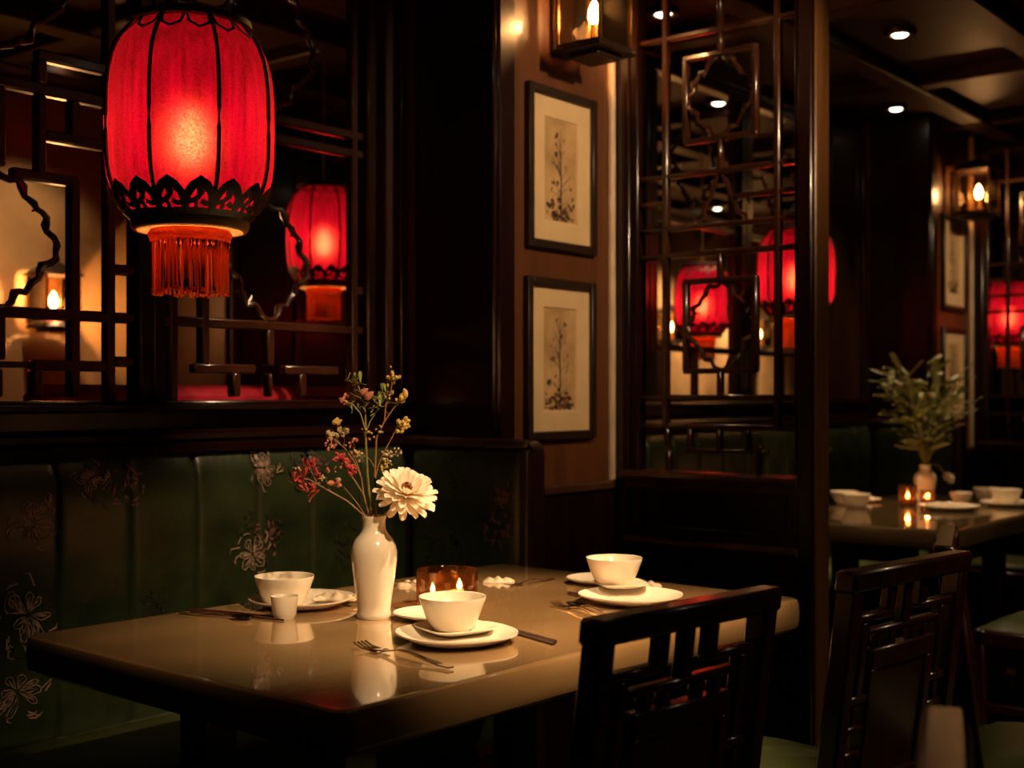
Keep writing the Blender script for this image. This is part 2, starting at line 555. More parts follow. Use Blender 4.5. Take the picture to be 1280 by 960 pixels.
def lattice_panel(label, loc, style='a'):
    """frame and fretwork in local coordinates: u along local x, depth local y, z up from the floor"""
    t = thing('lattice_panel', label, 'lattice', loc, PI / 2, 'carved lattice panels in the wall')
    W, D = 0.025, 0.028
    for s in (-1, 1):
        superbox((s * .386 - .0395 if s > 0 else -.3855, -.03, 1.176), (s * .3855 if s > 0 else -.3465, .03, 2.49)).build('frame_stile', M['wood'], t)
    superbox((-.3465, -.03, 1.176), (.3465, .03, 1.187)).build('frame_rail', M['wood'], t)
    superbox((-.3465, -.03, 2.455), (.3465, .03, 2.49)).build('frame_rail', M['wood'], t)

    def hb(u0, u1, z, wd=W):
        superbox((u0, -D / 2, z - wd / 2), (u1, D / 2, z + wd / 2), .004).build('lattice_bar', M['lattice'], t)

    def vb(u, z0, z1, wd=W):
        superbox((u - wd / 2, -D / 2 - .001, z0), (u + wd / 2, D / 2 + .001, z1), .004).build('lattice_bar', M['lattice'], t)
    if style == 'a':
        hb(-.3465, .3465, 1.893, .026)
        hb(-.3465, .3465, 1.385)
        for s in (-1, 1):
            vb(s * .28, 1.186, 2.455, .024)
            vb(s * .185, 1.196, 1.70)
            a, b = sorted((s * .08, s * .268))
            hb(a, b, 1.268)
            vb(s * .09, 1.196, 1.258)
            vb(s * .10, 1.70, 1.88, .022)
            a, b = sorted((s * .03, s * .195))
            hb(a, b, 1.695)
            vb(s * .185, 1.80, 1.88)
            a, b = sorted((s * .11, s * .268))
            hb(a, b, 1.79)
            a, b = sorted((s * .292, s * .3465))
            hb(a, b, 1.50)
            hb(a, b, 1.28)
            hb(a, b, 1.72)
            vb(s * .10, 1.906, 1.96)
            a, b = sorted((s * .09, s * .268))
            hb(a, b, 1.97)
            hb(a, b, 2.32)
            vb(s * .10, 2.33, 2.455)
        vb(0, 1.705, 1.88)
        vb(0, 1.278, 1.375)
        vb(0, 1.196, 1.258, .012)
        hb(-.07, .07, 1.268, .014)
        twig_ring(0, 1.545, .145, .150, 3).build('carved_branch_ring', M['lattice'], t)
        twig_ring(0, 2.145, .170, .185, 5).build('carved_branch_ring', M['lattice'], t)
    else:
        hb(-.3465, .3465, 1.893)
        hb(-.3465, .3465, 1.385)
        for s in (-1, 1):
            vb(s * .312, 1.186, 2.455)
            if style == 'b':
                hb(*sorted((s * .05, s * .25)), 1.268)
                vb(s * .115, 1.196, 1.258)
                if s < 0:
                    vb(s * .215, 1.278, 1.883)
                hb(*sorted((s * .322, s * .3465)), 1.50)
        if style == 'b':
            hb(-.3465, .3465, 1.945)
            vb(0, 1.278, 1.375)
            vb(0, 1.196, 1.258, .012)
            twig_ring(0, 1.56, .140, .158, 3).build('carved_branch_ring', M['lattice'], t)
        else:
            vb(0, 1.196, 1.375)
        twig_ring(0, 2.145, .170, .185, 5).build('carved_branch_ring', M['lattice'], t)
    return t


lp = lattice_panel('carved lattice panel above the green banquette, behind the big lantern', (-2.635, 1.490, 0))
lattice_panel('carved lattice panel above the green banquette with a smaller lantern glowing behind it', (-2.635, 2.2615, 0), 'b')
copy_tree(lp, label='carved lattice panel above the end of the banquette away from the pier', loc=(-2.635, 0.7185, 0))
lp = lattice_panel('carved lattice panel of the second booth, just behind the divider screen', (-2.635, 3.731, 0), 'c')
for k, yy in ((1, 4.5025), (2, 5.274)):
    copy_tree(lp, loc=(-2.635, yy, 0), label=['carved lattice panel of the second booth, just behind the divider screen',
                                             'carved lattice panel in the middle of the second booth wall',
                                             'carved lattice panel of the second booth beside the far pier'][k])
for k in range(3):
    copy_tree(lp, loc=(-2.635, 7.10 + .7715 * k, 0), label=['carved lattice panel of the third booth, right behind the far divider',
                                                            'carved lattice panel in the middle of the third booth wall', 'carved lattice panel at the last end of the third booth wall'][k])
# moulded uprights closing each lattice run against the pier
for i, y in enumerate((2.648, 2.648 + PER)):
    t = MB()
    for a, b, x in ((0, .030, -2.570), (.030, .052, -2.585), (.052, .085, -2.560), (.085, .105, -2.578)):
        t.box((-2.68, y + a, 1.176), (x, y + b, 2.49), .004)
    struct(t.build('trim_%d' % (4 + i), M['woodv']))
struct(superbox((-2.68, 5.661, 1.176), (-2.57, 2.648 + PER, 2.49)).build('trim_6', M['woodv']))


# ------------------------------------------------------------------ piers with pictures and sconces
def pier(i, dy):
    y0, y1 = 2.754 + dy, 3.335 + dy
    p = struct(MB().box((-2.72, y0, 0), (PX, y1, 2.57)).build('wall_pier_%d' % i, M['pier'], smooth=False))
    superbox((PX - .01, y0 + .02, .905), (PX + .022, y1 + .002, .935)).build('chair_rail', M['ledge'], p)
    superbox((PX - .01, y0 + .0, 0), (PX + .010, y1 - .0, .906)).build('wainscot_panel', M['wood'], p)
    superbox((PX - .01, y0 + .001, .935), (PX + .012, y0 + .075, 2.56)).build('pier_batten', M['wood'], p)
    superbox((PX - .30, y0 - .012, 1.10), (PX + .004, y0 + .004, 2.56)).build('pier_cladding', M['wood'], p)
    b = MB().lathe([(.001, 0), (.014, 0), (.014, 1.61), (.001, 1.61)], 12, Matrix.Translation((PX + .004, y1 - .014, .936)))
    b.build('corner_bead', M['pale'], p)
    return p


def drawing(seed):
    """botanical print: a stem with leaf clusters rising from a mound; local (u, z), 1 mm proud of the paper"""
    rnd = random.Random(seed)
    a, b = MB(), MB()
    fn = lambda x, y, o: (x, -.0006 - o, y)
    a.ribbon([(0, -.13), (.002, -.04), (-.001, .05), (.001, .125)], [.006, .005, .0035, .0012], .0004, fn)
    for k in range(46):
        h = rnd.uniform(-.10, .10)
        s = rnd.choice((-1, 1))
        ln = (.062 - .30 * (h + .1) * .5) * rnd.uniform(.25, 1.0)
        ln = max(ln, .008)
        x0, z0 = s * ln, h + rnd.uniform(.0, .02)
        r = rnd.uniform(.003, .0085)
        ang = rnd.uniform(0, PI)
        n = 7
        pts = [(x0 + r * math.cos(2 * PI * q / n) * (.6 + .4 * math.cos(ang)), -.0005 - .0003 * (k % 3), z0 + r * 1.2 * math.sin(2 * PI * q / n + ang)) for q in range(n)]
        (a if rnd.random() < .6 else b).add(pts, [tuple(range(n))])
        if k % 3 == 0:
            a.ribbon([(0, h - .02), (x0 * .5, h), (x0, z0)], [.002, .0015, .001], .0003, fn)
    for k in range(60):
        x0 = rnd.gauss(0, .034)
        x0 = max(-.068, min(.068, x0))
        z0 = -.135 + abs(rnd.gauss(0, .025)) - .012
        r = rnd.uniform(.004, .012)
        n = 6
        pts = [(max(-.071, min(.071, x0 + r * math.cos(2 * PI * q / n + k))), -.0004 - .0002 * (k % 4), z0 + .7 * r * math.sin(2 * PI * q / n + k)) for q in range(n)]
        (a if rnd.random() < .55 else b).add(pts, [tuple(range(n))])
    return a, b


def picture(label, loc, seed, hh=.238, ww=.172):
    t = thing('framed_print', label, 'picture', loc, PI / 2, 'framed prints on the piers')
    fw, d = .026, .020
    for s in (-1, 1):
        superbox((s * ww - fw if s > 0 else -ww, -d, -hh), (ww if s > 0 else -ww + fw, 0, hh), .003).build('frame_side', M['frame'], t)
        superbox((-ww + fw, -d, s * hh - fw if s > 0 else -hh), (ww - fw, 0, hh if s > 0 else -hh + fw), .003).build('frame_side', M['frame'], t)
    # mat with a window
    iw, ih, ow, oh = .080, .150, ww - fw, hh - fw
    m = MB()
    c = .004
    ring = lambda x, z, y: [(-x, y, -z), (x, y, -z), (x, y, z), (-x, y, z)]
    vs_ = ring(ow, oh, -.007) + ring(iw + c, ih + c, -.007) + ring(iw, ih, -.0032)
    fs_ = []
    for r in range(2):
        for k in range(4):
            fs_.append((r * 4 + k, r * 4 + (k + 1) % 4, r * 4 + 4 + (k + 1) % 4, r * 4 + 4 + k))
    m.add(vs_, fs_)
    m.build('mat_board', M['matb'], t, smooth=False)
    pr_ = MB().box((-iw, -.003, -ih), (iw, 0, ih)).build('print', M['paper'], t, smooth=False)
    a, b = drawing(seed)
    mv = Matrix.Translation((0, -.003, 0))
    for mb, mm, nm in ((a, M['ink'], 'drawn_plant'), (b, M['ink2'], 'drawn_blossom')):
        mb.v = [mv @ v for v in mb.v]
        mb.build(nm, mm, pr_, smooth=False)
    return t


def sconce(label, loc, rotz, power, group='glass wall lanterns', tw=1.0):
    """wall lantern: backplate, arm, tray, four corner posts, glass panes, roof, bulb; local -y away from the wall"""
    t = thing('wall_lantern', label, 'wall lamp', loc, rotz, group)
    superbox((-.05, -.014, .0), (.05, 0, .22)).build('backplate', M['darkmetal'], t)
    MB().box((-.012, -.05, .005), (.012, -.01, .02), .003).box((-.012, -.05, .20), (.012, -.01, .215), .003).build('bracket', M['darkmetal'], t)
    cy = -.125
    y0, y1 = cy - .075, cy + .075
    tray = MB()
    for hw, z0, z1 in ((.094 * tw, -.012, .0), (.086 * tw, .0, .012), (.06 * tw, -.028, -.012)):
        tray.box((-hw, cy - hw * .9, z0), (hw, cy + hw * .9, z1), .003)
    tray.build('tray', M['darkmetal'], t)
    for sx in (-1, 1):
        for yy in (y0, y1):
            MB().box((sx * .080 - .005, yy - .005, .010), (sx * .080 + .005, yy + .005, .215), .0015).build('corner_post', M['brass'], t)
    for sx in (-1, 1):
        MB().box((sx * .080 - .001, y0 + .005, .012), (sx * .080 + .001, y1 - .005, .215)).build('glass_pane', M['clear'], t, smooth=False)
    for yy in (y0, y1):
        MB().box((-.075, yy - .001, .012), (.075, yy + .001, .215)).build('glass_pane', M['clear'], t, smooth=False)
    roof = MB().box((-.095, cy - .09, .215), (.095, cy + .09, .225), .002)
    roof.add([(-.09, cy - .085, .225), (.09, cy - .085, .225), (.09, cy + .085, .225), (-.09, cy + .085, .225),
              (-.02, cy - .02, .275), (.02, cy - .02, .275), (.02, cy + .02, .275), (-.02, cy + .02, .275)],
             [(0, 1, 5, 4), (1, 2, 6, 5), (2, 3, 7, 6), (3, 0, 4, 7), (4, 5, 6, 7)])
    roof.build('roof', M['darkmetal'], t)
    MB().lathe([(.001, .012), (.024, .012), (.026, .03), (.013, .034), (.013, .075), (.001, .075)], 16, Matrix.Translation((0, cy, 0))).build('candle_sleeve', M['brass'], t)
    MB().lathe([(.001, .075), (.012, .080), (.019, .098), (.017, .118), (.009, .138), (.001, .150)], 16, Matrix.Translation((0, cy, 0))).build('bulb', M['sbulb'], t)
    lamp_light('POINT', 'sconce_light', (0, cy - .028, .118), power, (1.0, .58, .26), .015, t)
    return t


for i, dy in ((1, 0), (2, PER)):
    pier(i, dy)
picture('upper framed botanical print below the glass wall lantern, near pier', (PX, 3.055, 1.866), 11)
picture('lower framed botanical print behind the banquette end, near pier', (PX, 3.050, 1.306), 23)
picture('upper framed print below the wall lantern on the far pier', (PX, 6.385, 1.86), 11)
picture('lower framed print behind the leafy bouquet on the far pier', (PX, 6.385, 1.30), 23)
sconce('glass wall lantern with glowing bulb above two prints on the near pier', (PX, 3.055, 2.205), PI / 2, 9.0)
sconce('glass wall lantern glowing above two prints on the far pier', (PX, 6.40, 2.10), PI / 2, 5.0)
sconce('bright wall lantern on the tan wall of the room behind the lattice', (-5.1, 3.07, 1.50), PI / 2, 28.0, tw=.9)
sconce('added wall lantern brightening the tan wall beyond the second booth', (-5.1, 8.15, 1.60), PI / 2, 16.0)  # invented lamp, there to light the wall behind the divider
sconce('added wall lantern brightening the tan wall beyond the third booth', (-5.1, 9.55, 1.60), PI / 2, 7.0)  # another invented lamp for the same wall


# ------------------------------------------------------------------ standing divider screens
def divider(label, dy):
    t = thing('divider_screen', label, 'screen', (0, 3.345 + dy, 0), 0, 'standing lattice dividers between the booths')
    D = .024
    L0, L1, R0, R1 = -2.242, -2.162, -1.632, -1.566

    def bx(name, lo, hi, m='lattice', c=.004):
        return superbox(lo, hi, c).build(name, M[m], t)
    bx('post', (L0, -.005, 0), (-2.190, .10, 2.50), 'wood')
    bx('frame_stile', (-2.190, .0, .97), (L1, .05, 2.46), 'wood')
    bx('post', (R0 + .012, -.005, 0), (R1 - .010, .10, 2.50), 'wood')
    bx('lit_post_face', (R1 - .010, .004, 0), (R1, .094, 2.50), 'postlit')  # light on this side is put into the face's own colour
    bx('frame_stile', (R0, .0, .97), (R0 + .012, .05, 2.46), 'wood')
    bx('top_rail', (L0, .0, 2.46), (R1, .09, 2.55), 'wood')
    # ledge with stepped moulding
    prof = [(-.012, .968), (-.032, .962), (-.036, .950), (-.022, .946), (-.020, .934), (-.008, .930), (-.008, .915), (.05, .915), (.05, .968)]
    MB().prism([(p[0], p[1]) for p in prof], -2.200, R0 + .014, 'x').build('ledge', M['ledge'], t, angle=.5)
    bx('rail', (-2.19, .004, .757), (R0 + .012, .05, .80), 'wood')
    prof = [(-.002, .762), (-.022, .758), (-.025, .748), (-.012, .742), (-.004, .735), (.03, .735), (.03, .762)]
    MB().prism(prof, -2.200, R0 + .014, 'x').build('moulding', M['ledge'], t, angle=.5)
    bx('panel', (-2.15, .020, .79), (R0 - .028, .04, .92), 'wood', .01)
    bx('panel_frame', (-2.19, .006, .79), (-2.15, .045, .92), 'wood')
    bx('panel_frame', (R0 - .028, .006, .79), (R0 + .012, .045, .92), 'wood')
    bx('panel', (-2.15, .022, .10), (R0 - .028, .04, .74), 'wood', .01)
    bx('panel_frame', (-2.19, .006, .08), (-2.15, .045, .74), 'wood')
    bx('panel_frame', (R0 - .028, .006, .08), (R0 + .012, .045, .74), 'wood')
    bx('kick_rail', (-2.19, .0, .0), (R0 + .012, .05, .10), 'wood')

    def hb(x0, x1, z, wd=.017):
        superbox((x0, .012, z - wd / 2), (x1, .012 + D, z + wd / 2), .004).build('lattice_bar', M['lattice'], t)

    def vb(x, z0, z1, wd=.017):
        superbox((x - wd / 2, .010, z0), (x + wd / 2, .014 + D, z1), .004).build('lattice_bar', M['lattice'], t)
    xl, xr, xc = -2.071, -1.693, -1.882
    for z in (2.297, 1.873, 1.628, 1.193, 1.104):
        hb(L1, R0, z)
    hb(L1, R0, 1.711, .015)
    hb(L1, xl, 1.792)
    hb(-1.83, R0, 1.792)
    vb(xl, 1.10, 2.46, .019)
    vb(xr, 1.10, 2.46, .019)
    for z0, z1 in ((1.97, 2.225), (1.273, 1.545)):
        hb(-2.008, -1.757, z0)
        hb(-2.008, -1.757, z1)
        vb(-2.0, z0, z1)
        vb(-1.765, z0, z1)
    for z0, z1 in ((2.225, 2.297), (1.873, 1.97), (1.545, 1.628), (1.193, 1.273)):
        vb(xc, z0, z1, .016)
    vb(xc, 2.305, 2.46, .016)
    for x, z0, z1 in ((-2.06, .968, 1.03), (-1.755, .968, 1.05), (-1.985, 1.03, 1.10), (-1.885, 1.03, 1.10), (-1.79, 1.03, 1.10), (-2.065, 1.045, 1.10)):
        vb(x, z0, z1, .014)
    hb(-2.0, -1.72, 1.032, .012)
    for cz, rx, rz, sd in ((2.097, .112, .122, 4), (1.409, .115, .132, 9)):
        r = twig_ring(0, 0, rx, rz, sd, .0075)
        r.v = [Vector((v.x + xc, v.y + .024, v.z + cz)) for v in r.v]
        r.build('carved_branch_ring', M['lattice'], t)
    rnd = random.Random(2)
    a = MB()
    for s in (-1, 1):
        pts = [(xc, .024, 1.868), (xc + s * .022, .024, 1.835), (xc + s * .030, .026, 1.80), (xc + s * .052, .024, 1.775), (xc + s * .058, .024, 1.745), (xc + s * .085, .024, 1.735), (xc + s * .09, .024, 1.712)]
        a.tube(pts, [.007, .008, .0065, .009, .007, .008, .006], 7)
        a.tube([pts[3], (xc + s * .085, .024, 1.80), (xc + s * .10, .024, 1.762)], [.006, .007, .004], 6)
    a.build('carved_branch_arch', M['lattice'], t)
    return t


divider('tall wooden divider screen with branch lattice between table and second booth', 0)
divider('tall wooden divider screen beyond the far pier of the second booth', PER)


# ------------------------------------------------------------------ banquettes
CW = 0.185


def back_x(y, z, y0):
    t = ((y - y0) / CW) % 1.0
    return -2.515 + .010 * (1 - abs(2 * t - 1) ** 16) - .03 * max(0, (z - .98) / .09) ** 2


def channel_mesh(name):
    n, prof = 40, []
    for k in range(13):
        z = .42 + (1.062 - .42) * k / 12
        prof.append((-.03 * max(0, (z - .98) / .09) ** 2, z))
    prof += [(-.045, 1.069), (-.07, 1.066)]
    m = MB()
    for i in range(n + 1):
        t = i / n
        b = .010 * (1 - abs(2 * t - 1) ** 16)
        for (dx, z) in prof:
            m.v.append(Vector((-.015 + b + dx, t * CW, z - (.004 * abs(2 * t - 1) ** 16 if z > 1.03 else 0))))
    q = len(prof)
    for i in range(n):
        for j in range(q - 1):
            a = i * q + j
            m.f.append((a, a + q, a + q + 1, a + 1))
    return m.mesh(name, M['green'], angle=1.2)


CH = channel_mesh('back_channel')


def motif(seed, y, z, r, fn, lily=True):
    """an embroidered blossom: petals drawn as looped threads on the fabric"""
    rnd = random.Random(seed)
    m = MB()
    n = rnd.choice((9, 10, 11))
    for k in range(n):
        a = 2 * PI * k / n + rnd.uniform(-.3, .3)
        ln = r * rnd.uniform(.6, 1.15)
        wd = ln * rnd.uniform(.12, .26)
        bend = rnd.uniform(-.35, .35)

        def at(u, v):
            aa = a + bend * (u / r) ** 2
            return (y + u * math.cos(aa) - v * math.sin(aa), z + u * math.sin(aa) + v * math.cos(aa))
        pts = []
        for q in range(15):
            t = q / 14
            u = ln * (.18 + .82 * (1 - abs(2 * t - 1) ** 1.6))
            v = wd * math.sin(2 * t * PI) * (1 + .25 * math.sin(t * 17 + k))
            pts.append(at(u, v))
        m.ribbon(pts, [r * rnd.uniform(.018, .05) for _ in pts], .0010, fn)
        for q in range(2):
            u0, v0 = ln * rnd.uniform(.3, .5), wd * rnd.uniform(-.5, .5)
            m.ribbon([at(u0, v0), at(u0 + ln * .2, v0 * 1.2), at(u0 + ln * .38, v0 * .4)], [r * .015, r * .045, r * .012], .0010, fn)
        m.ribbon([at(r * .1, 0), at(ln * .5, wd * .1), at(ln * .85, 0)], [r * .03, r * .03, r * .01], .0010, fn)
    for k in range(9):
        a = rnd.uniform(0, 2 * PI)
        u0, u1 = r * rnd.uniform(.9, 1.2), r * rnd.uniform(1.1, 1.5)
        m.ribbon([(y + u0 * math.cos(a), z + u0 * math.sin(a)), (y + u1 * math.cos(a + .2), z + u1 * math.sin(a + .2)), (y + u1 * math.cos(a + .35), z + u1 * math.sin(a + .35))], [r * .05, r * .07, r * .02], .001, fn)
    return m


def leafspray(seed, y, z, r, fn):
    rnd = random.Random(seed)
    m = MB()
    for k in range(26):
        a = rnd.uniform(0, 2 * PI)
        d = r * math.sqrt(rnd.random())
        cy, cz = y + d * math.cos(a), z + d * math.sin(a)
        b = rnd.uniform(0, PI)
        ln = r * rnd.uniform(.10, .24)
        m.ribbon([(cy - ln * math.cos(b), cz - ln * math.sin(b)), (cy, cz), (cy + ln * math.cos(b), cz + ln * math.sin(b))], [r * .03, r * .13, r * .02], .0009, fn)
    return m


def banquette(label, dy, ystart, motifs, wing_motifs):
    t = thing('banquette', label, 'banquette', (0, dy, 0), 0, 'green upholstered booth benches')
    yend = 2.672
    k = int((yend - ystart) / CW)
    y0 = yend - k * CW
    for i in range(k):
        link('back_channel', CH, t, (-2.50, y0 + i * CW, 0))
    superbox((-2.598, y0, .10), (-2.555, yend, 1.060)).build('back_frame', M['wood'], t)
    # seat cushion with rounded front, and wooden plinth
    sp = [(-2.53, .30), (-2.12, .29), (-2.105, .31), (-2.098, .38), (-2.105, .43), (-2.13, .452), (-2.30, .458), (-2.53, .450)]
    MB().prism(sp, y0, yend, 'y').build('seat_cushion', M['green2'], t, angle=.9)
    superbox((-2.55, y0, .0), (-2.125, yend, .29)).build('plinth', M['wood'], t)
    superbox((-2.13, y0, .262), (-2.10, yend + .02, .290), .005).build('seat_rail', M['woodv'], t)
    # wing at the pier end
    rc = .03
    poly = [(-2.60, 0.0), (-2.067, 0.0), (-2.067, 1.075 - rc)]
    poly += [(-2.067 - rc + rc * math.cos(a * PI / 10), 1.075 - rc + rc * math.sin(a * PI / 10)) for a in range(1, 6)]
    poly += [(-2.60, 1.085)]
    MB().prism(poly, yend + .018, yend + .068, 'y').build('wing_panel', M['woodv'], t, angle=.5)
    superbox((-2.091, yend - .012, 0), (-2.067, yend + .018, 1.055), .005).build('wing_post', M['woodv'], t)
    superbox((-2.60, yend - .006, 1.056), (-2.075, yend + .018, 1.082), .006).build('wing_top_rail', M['woodv'], t)
    wx0, wx1, wz0, wz1 = -2.50, -2.092, .455, 1.056

    def wing_fn(x, z, o):
        u = (x - wx0) / (wx1 - wx0)
        v = (z - wz0) / (wz1 - wz0)
        e = max(0, 1 - abs(2 * u - 1) ** 8) * max(0, 1 - abs(2 * v - 1) ** 10)
        return (x, yend + .016 - .030 * e ** .5 - o * 1.0 - .0005, z)
    g = MB()
    nx, nz = 20, 20
    for i in range(nx + 1):
        for j in range(nz + 1):
            uu, vv = i / nx, j / nz
            uu = .5 - .5 * math.cos(PI * uu)
            vv = .5 - .5 * math.cos(PI * vv)
            p = wing_fn(wx0 + uu * (wx1 - wx0), wz0 + vv * (wz1 - wz0), 0)
            g.v.append(Vector((p[0], p[1] + .0005, p[2])))
    for i in range(nx):
        for j in range(nz):
            a = i * (nz + 1) + j
            g.f.append((a, a + nz + 1, a + nz + 2, a + 1))
    wc = g.build('wing_cushion', M['green'], t, angle=1.5)
    fn = lambda y, z, o: (back_x(y, z, y0) + .0012 + o, y, z)
    for (kind, sd, y, z, r, mm) in motifs:
        o = (motif if kind == 'f' else leafspray)(sd, y, z, r, fn).build('embroidered_flower' if kind == 'f' else 'embroidered_leaves', M[mm], t, smooth=False)
        o['kind'] = 'stuff'
    for (kind, sd, x, z, r, mm) in wing_motifs:
        o = (motif if kind == 'f' else leafspray)(sd, x, z, r, wing_fn).build('embroidered_flower' if kind == 'f' else 'embroidered_leaves', M[mm], wc, smooth=False)
        o['kind'] = 'stuff'
    return t


banquette('green embroidered banquette behind the table with vase and candle', 0, .40,
          [('f', 1, 1.495, .925, .050, 'thread'), ('f', 2, 1.485, .73, .066, 'thread'), ('l', 12, 1.47, .72, .08, 'thread2'),
           ('l', 3, 1.685, 1.01, .065, 'thread2'), ('f', 4, 1.64, 1.015, .035, 'thread'), ('l', 31, 1.73, .99, .05, 'thread3'),
           ('f', 5, 2.14, 1.015, .042, 'thread'), ('l', 6, 2.13, .84, .075, 'thread2'), ('l', 7, 2.15, .835, .05, 'thread3'),
           ('f', 8, 2.10, .80, .05, 'thread'), ('f', 9, 2.32, 1.015, .03, 'thread3'), ('l', 10, 2.28, 1.0, .06, 'thread2'),
           ('l', 13, 1.80, .70, .05, 'thread2'), ('f', 14, 1.46, .57, .055, 'thread'), ('l', 15, 2.45, .80, .07, 'thread2'),
           ('f', 16, 1.10, .90, .055, 'thread'), ('f', 17, .80, .70, .06, 'thread')],
          [('l', 21, -2.17, .86, .065, 'thread2'), ('l', 22, -2.165, .84, .05, 'thread3'), ('l', 24, -2.30, 1.0, .06, 'thread2'),
           ('l', 25, -2.36, .75, .08, 'thread2'), ('f', 26, -2.15, .93, .03, 'thread3')])
banquette('green banquette of the second booth behind the leafy bouquet', PER, .40 - .0,
          [('l', 3, 1.685, .95, .065, 'thread2'), ('f', 5, 2.14, .95, .042, 'thread')], [('l', 21, -2.17, .86, .065, 'thread2')])


# ------------------------------------------------------------------ tables
def table(label, x0, x1, y0, y1, m, th=.07, group='dining tables', rz=0.0):
    cx, cy = (x0 + x1) / 2, (y0 + y1) / 2
    t = thing('dining_table', label, 'table', (cx, cy, 0), rz, group)
    hx, hy = (x1 - x0) / 2, (y1 - y0) / 2
    rc, n = .035, 8
    prof = [(-.075, 0)] if False else []
    # stacked rounded rectangles
    lv = [(.014, .75 - th), (.004, .75 - th + .008), (.0, .75 - th + .022), (0, .75 - .026), (.0015, .75 - .010), (.005, .75 - .003), (.012, .75), (.018, .75), (.030, .75)]
    v, f = [], []
    ring = 4 * (n + 1)
    for ins, z in lv:
        for q, (sx, sy) in enumerate(((1, 1), (-1, 1), (-1, -1), (1, -1))):
            for k in range(n + 1):
                a = q * PI / 2 + k / n * PI / 2
                r = max(rc - ins, .004)
                v.append((sx * (hx - rc) + r * math.cos(a), sy * (hy - rc) + r * math.sin(a), z))
    for j in range(len(lv) - 1):
        for k in range(ring):
            a, b = j * ring + k, j * ring + (k + 1) % ring
            f.append((a, b, b + ring, a + ring))
    f.append(tuple(range(ring))[::-1])
    f.append(tuple(range((len(lv) - 1) * ring, len(lv) * ring)))
    MB().add(v, f).build('table_top', m, t, angle=.55)
    for sy in (-1, 1):
        for sx in (-1, 1):
            superbox((sx * (hx - .26) - .04, sy * (hy - .24) - .04, 0), (sx * (hx - .26) + .04, sy * (hy - .24) + .04, .75 - th)).build('leg', M['wood'], t)
        superbox((-hx + .24, sy * (hy - .24) - .035, .60), (hx - .24, sy * (hy - .24) + .035, .679)).build('apron', M['wood'], t)
        superbox((-hx + .32, sy * (hy - .24) - .03, .06), (hx - .32, sy * (hy - .24) + .03, .12)).build('stretcher', M['wood'], t)
    return t


table('polished brown stone table set around the white vase and candles', -1.729 - .452, -1.729 + .452, 1.954 - .682, 1.954 + .682, M['stone'], rz=math.radians(-2.4))
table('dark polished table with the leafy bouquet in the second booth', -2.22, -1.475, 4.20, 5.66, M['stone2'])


# ------------------------------------------------------------------ chairs
def make_chair(label, loc, rotz):
    """fretwork side chair; faces local -x, back across local y, origin on the floor under the back"""
    t = thing('fretwork_chair', label, 'chair', loc, rotz, 'fretwork chairs')
    lean = .13
    mtx = Matrix(((1, 0, lean, -.45 * lean), (0, 1, 0, 0), (0, 0, 1, 0), (0, 0, 0, 1)))
    W = M['chair']

    def bx(name, y0, y1, z0, z1, d0=-.016, d1=.016, c=.004, parent=t):
        return MB().box((d0, y0, z0), (d1, y1, z1), c, mtx).build(name, W, parent)
    for s in (-1, 1):
        a, b = sorted((s * .180, s * .216))
        m = MB().box((-.02, a, .43), (.02, b, .862), .005, mtx)
        m.build('back_stile', W, t)
        MB().box((-.022, a, 0), (.018, b, .43), .005).build('leg', W, t)
        MB().box((-.43, a, 0), (-.39, b, .43), .005).build('leg', W, t)
    bx('top_rail', -.222, .222, .852, .892, -.022, .022, .006)
    for y, z0 in ((-.06, .800), (0, .770), (.06, .800)):
        bx('fret_bar', y - .016, y + .016, z0, .853, -.010, .010)
    for s in (-1, 1):
        a, b = sorted((s * .050, s * .182))
        bx('fret_bar', a, b, .792, .808, -.012, .012)
        bx('fret_bar', s * .145 - .012, s * .145 + .012, .655, .793, -.011, .011)
        a, b = sorted((s * .115, s * .182))
        bx('fret_bar', a, b, .640, .658, -.012, .012)
        bx('fret_bar', a, b, .588, .602, -.012, .012)
        bx('fret_bar', a, b, .540, .554, -.012, .012)
        bx('fret_bar', s * .150 - .008, s * .150 + .008, .602, .640, -.010, .010)
        bx('fret_bar', s * .150 - .008, s * .150 + .008, .488, .540, -.010, .010)
    bx('fret_bar', -.133, .133, .764, .778, -.011, .011)
    for y in (-.085, -.04, .04, .085):
        bx('fret_bar', y - .012, y + .012, .738, .766, -.009, .009)
    # splat: frame and sunk panel
    bx('splat_rail', -.118, .118, .700, .740, -.015, .015)
    for s in (-1, 1):
        a, b = sorted((s * .092, s * .118))
        bx('splat_stile', a, b, .470, .702, -.015, .015)
    bx('splat_panel', -.094, .094, .485, .702, -.006, .008, .002)
    bx('lower_rail', -.182, .182, .462, .490, -.017, .017)
    # seat
    MB().box((-.43, -.216, .375), (.018, .216, .430), .008).build('seat_frame', W, t)
    sc = MB()
    n = 10
    for i in range(n + 1):
        for j in range(n + 1):
            u, v = i / n * 2 - 1, j / n * 2 - 1
            h = .028 * (max(0, (1 - u ** 6)) * max(0, (1 - v ** 6))) ** .5
            sc.v.append(Vector((-.215 + u * .205, v * .195, .4305 + h)))
    for i in range(n):
        for j in range(n):
            a = i * (n + 1) + j
            sc.f.append((a, a + n + 1, a + n + 2, a + 1))
    sc.build('seat_cushion', M['green2'], t, angle=1.5)
    for s in (-1, 1):
        MB().box((-.40, s * .198 - .010, .16), (-.01, s * .198 + .010, .19), .004).build('stretcher', W, t)
    MB().box((-.215, -.19, .165), (-.190, .19, .185), .004).build('stretcher', W, t)
    return t


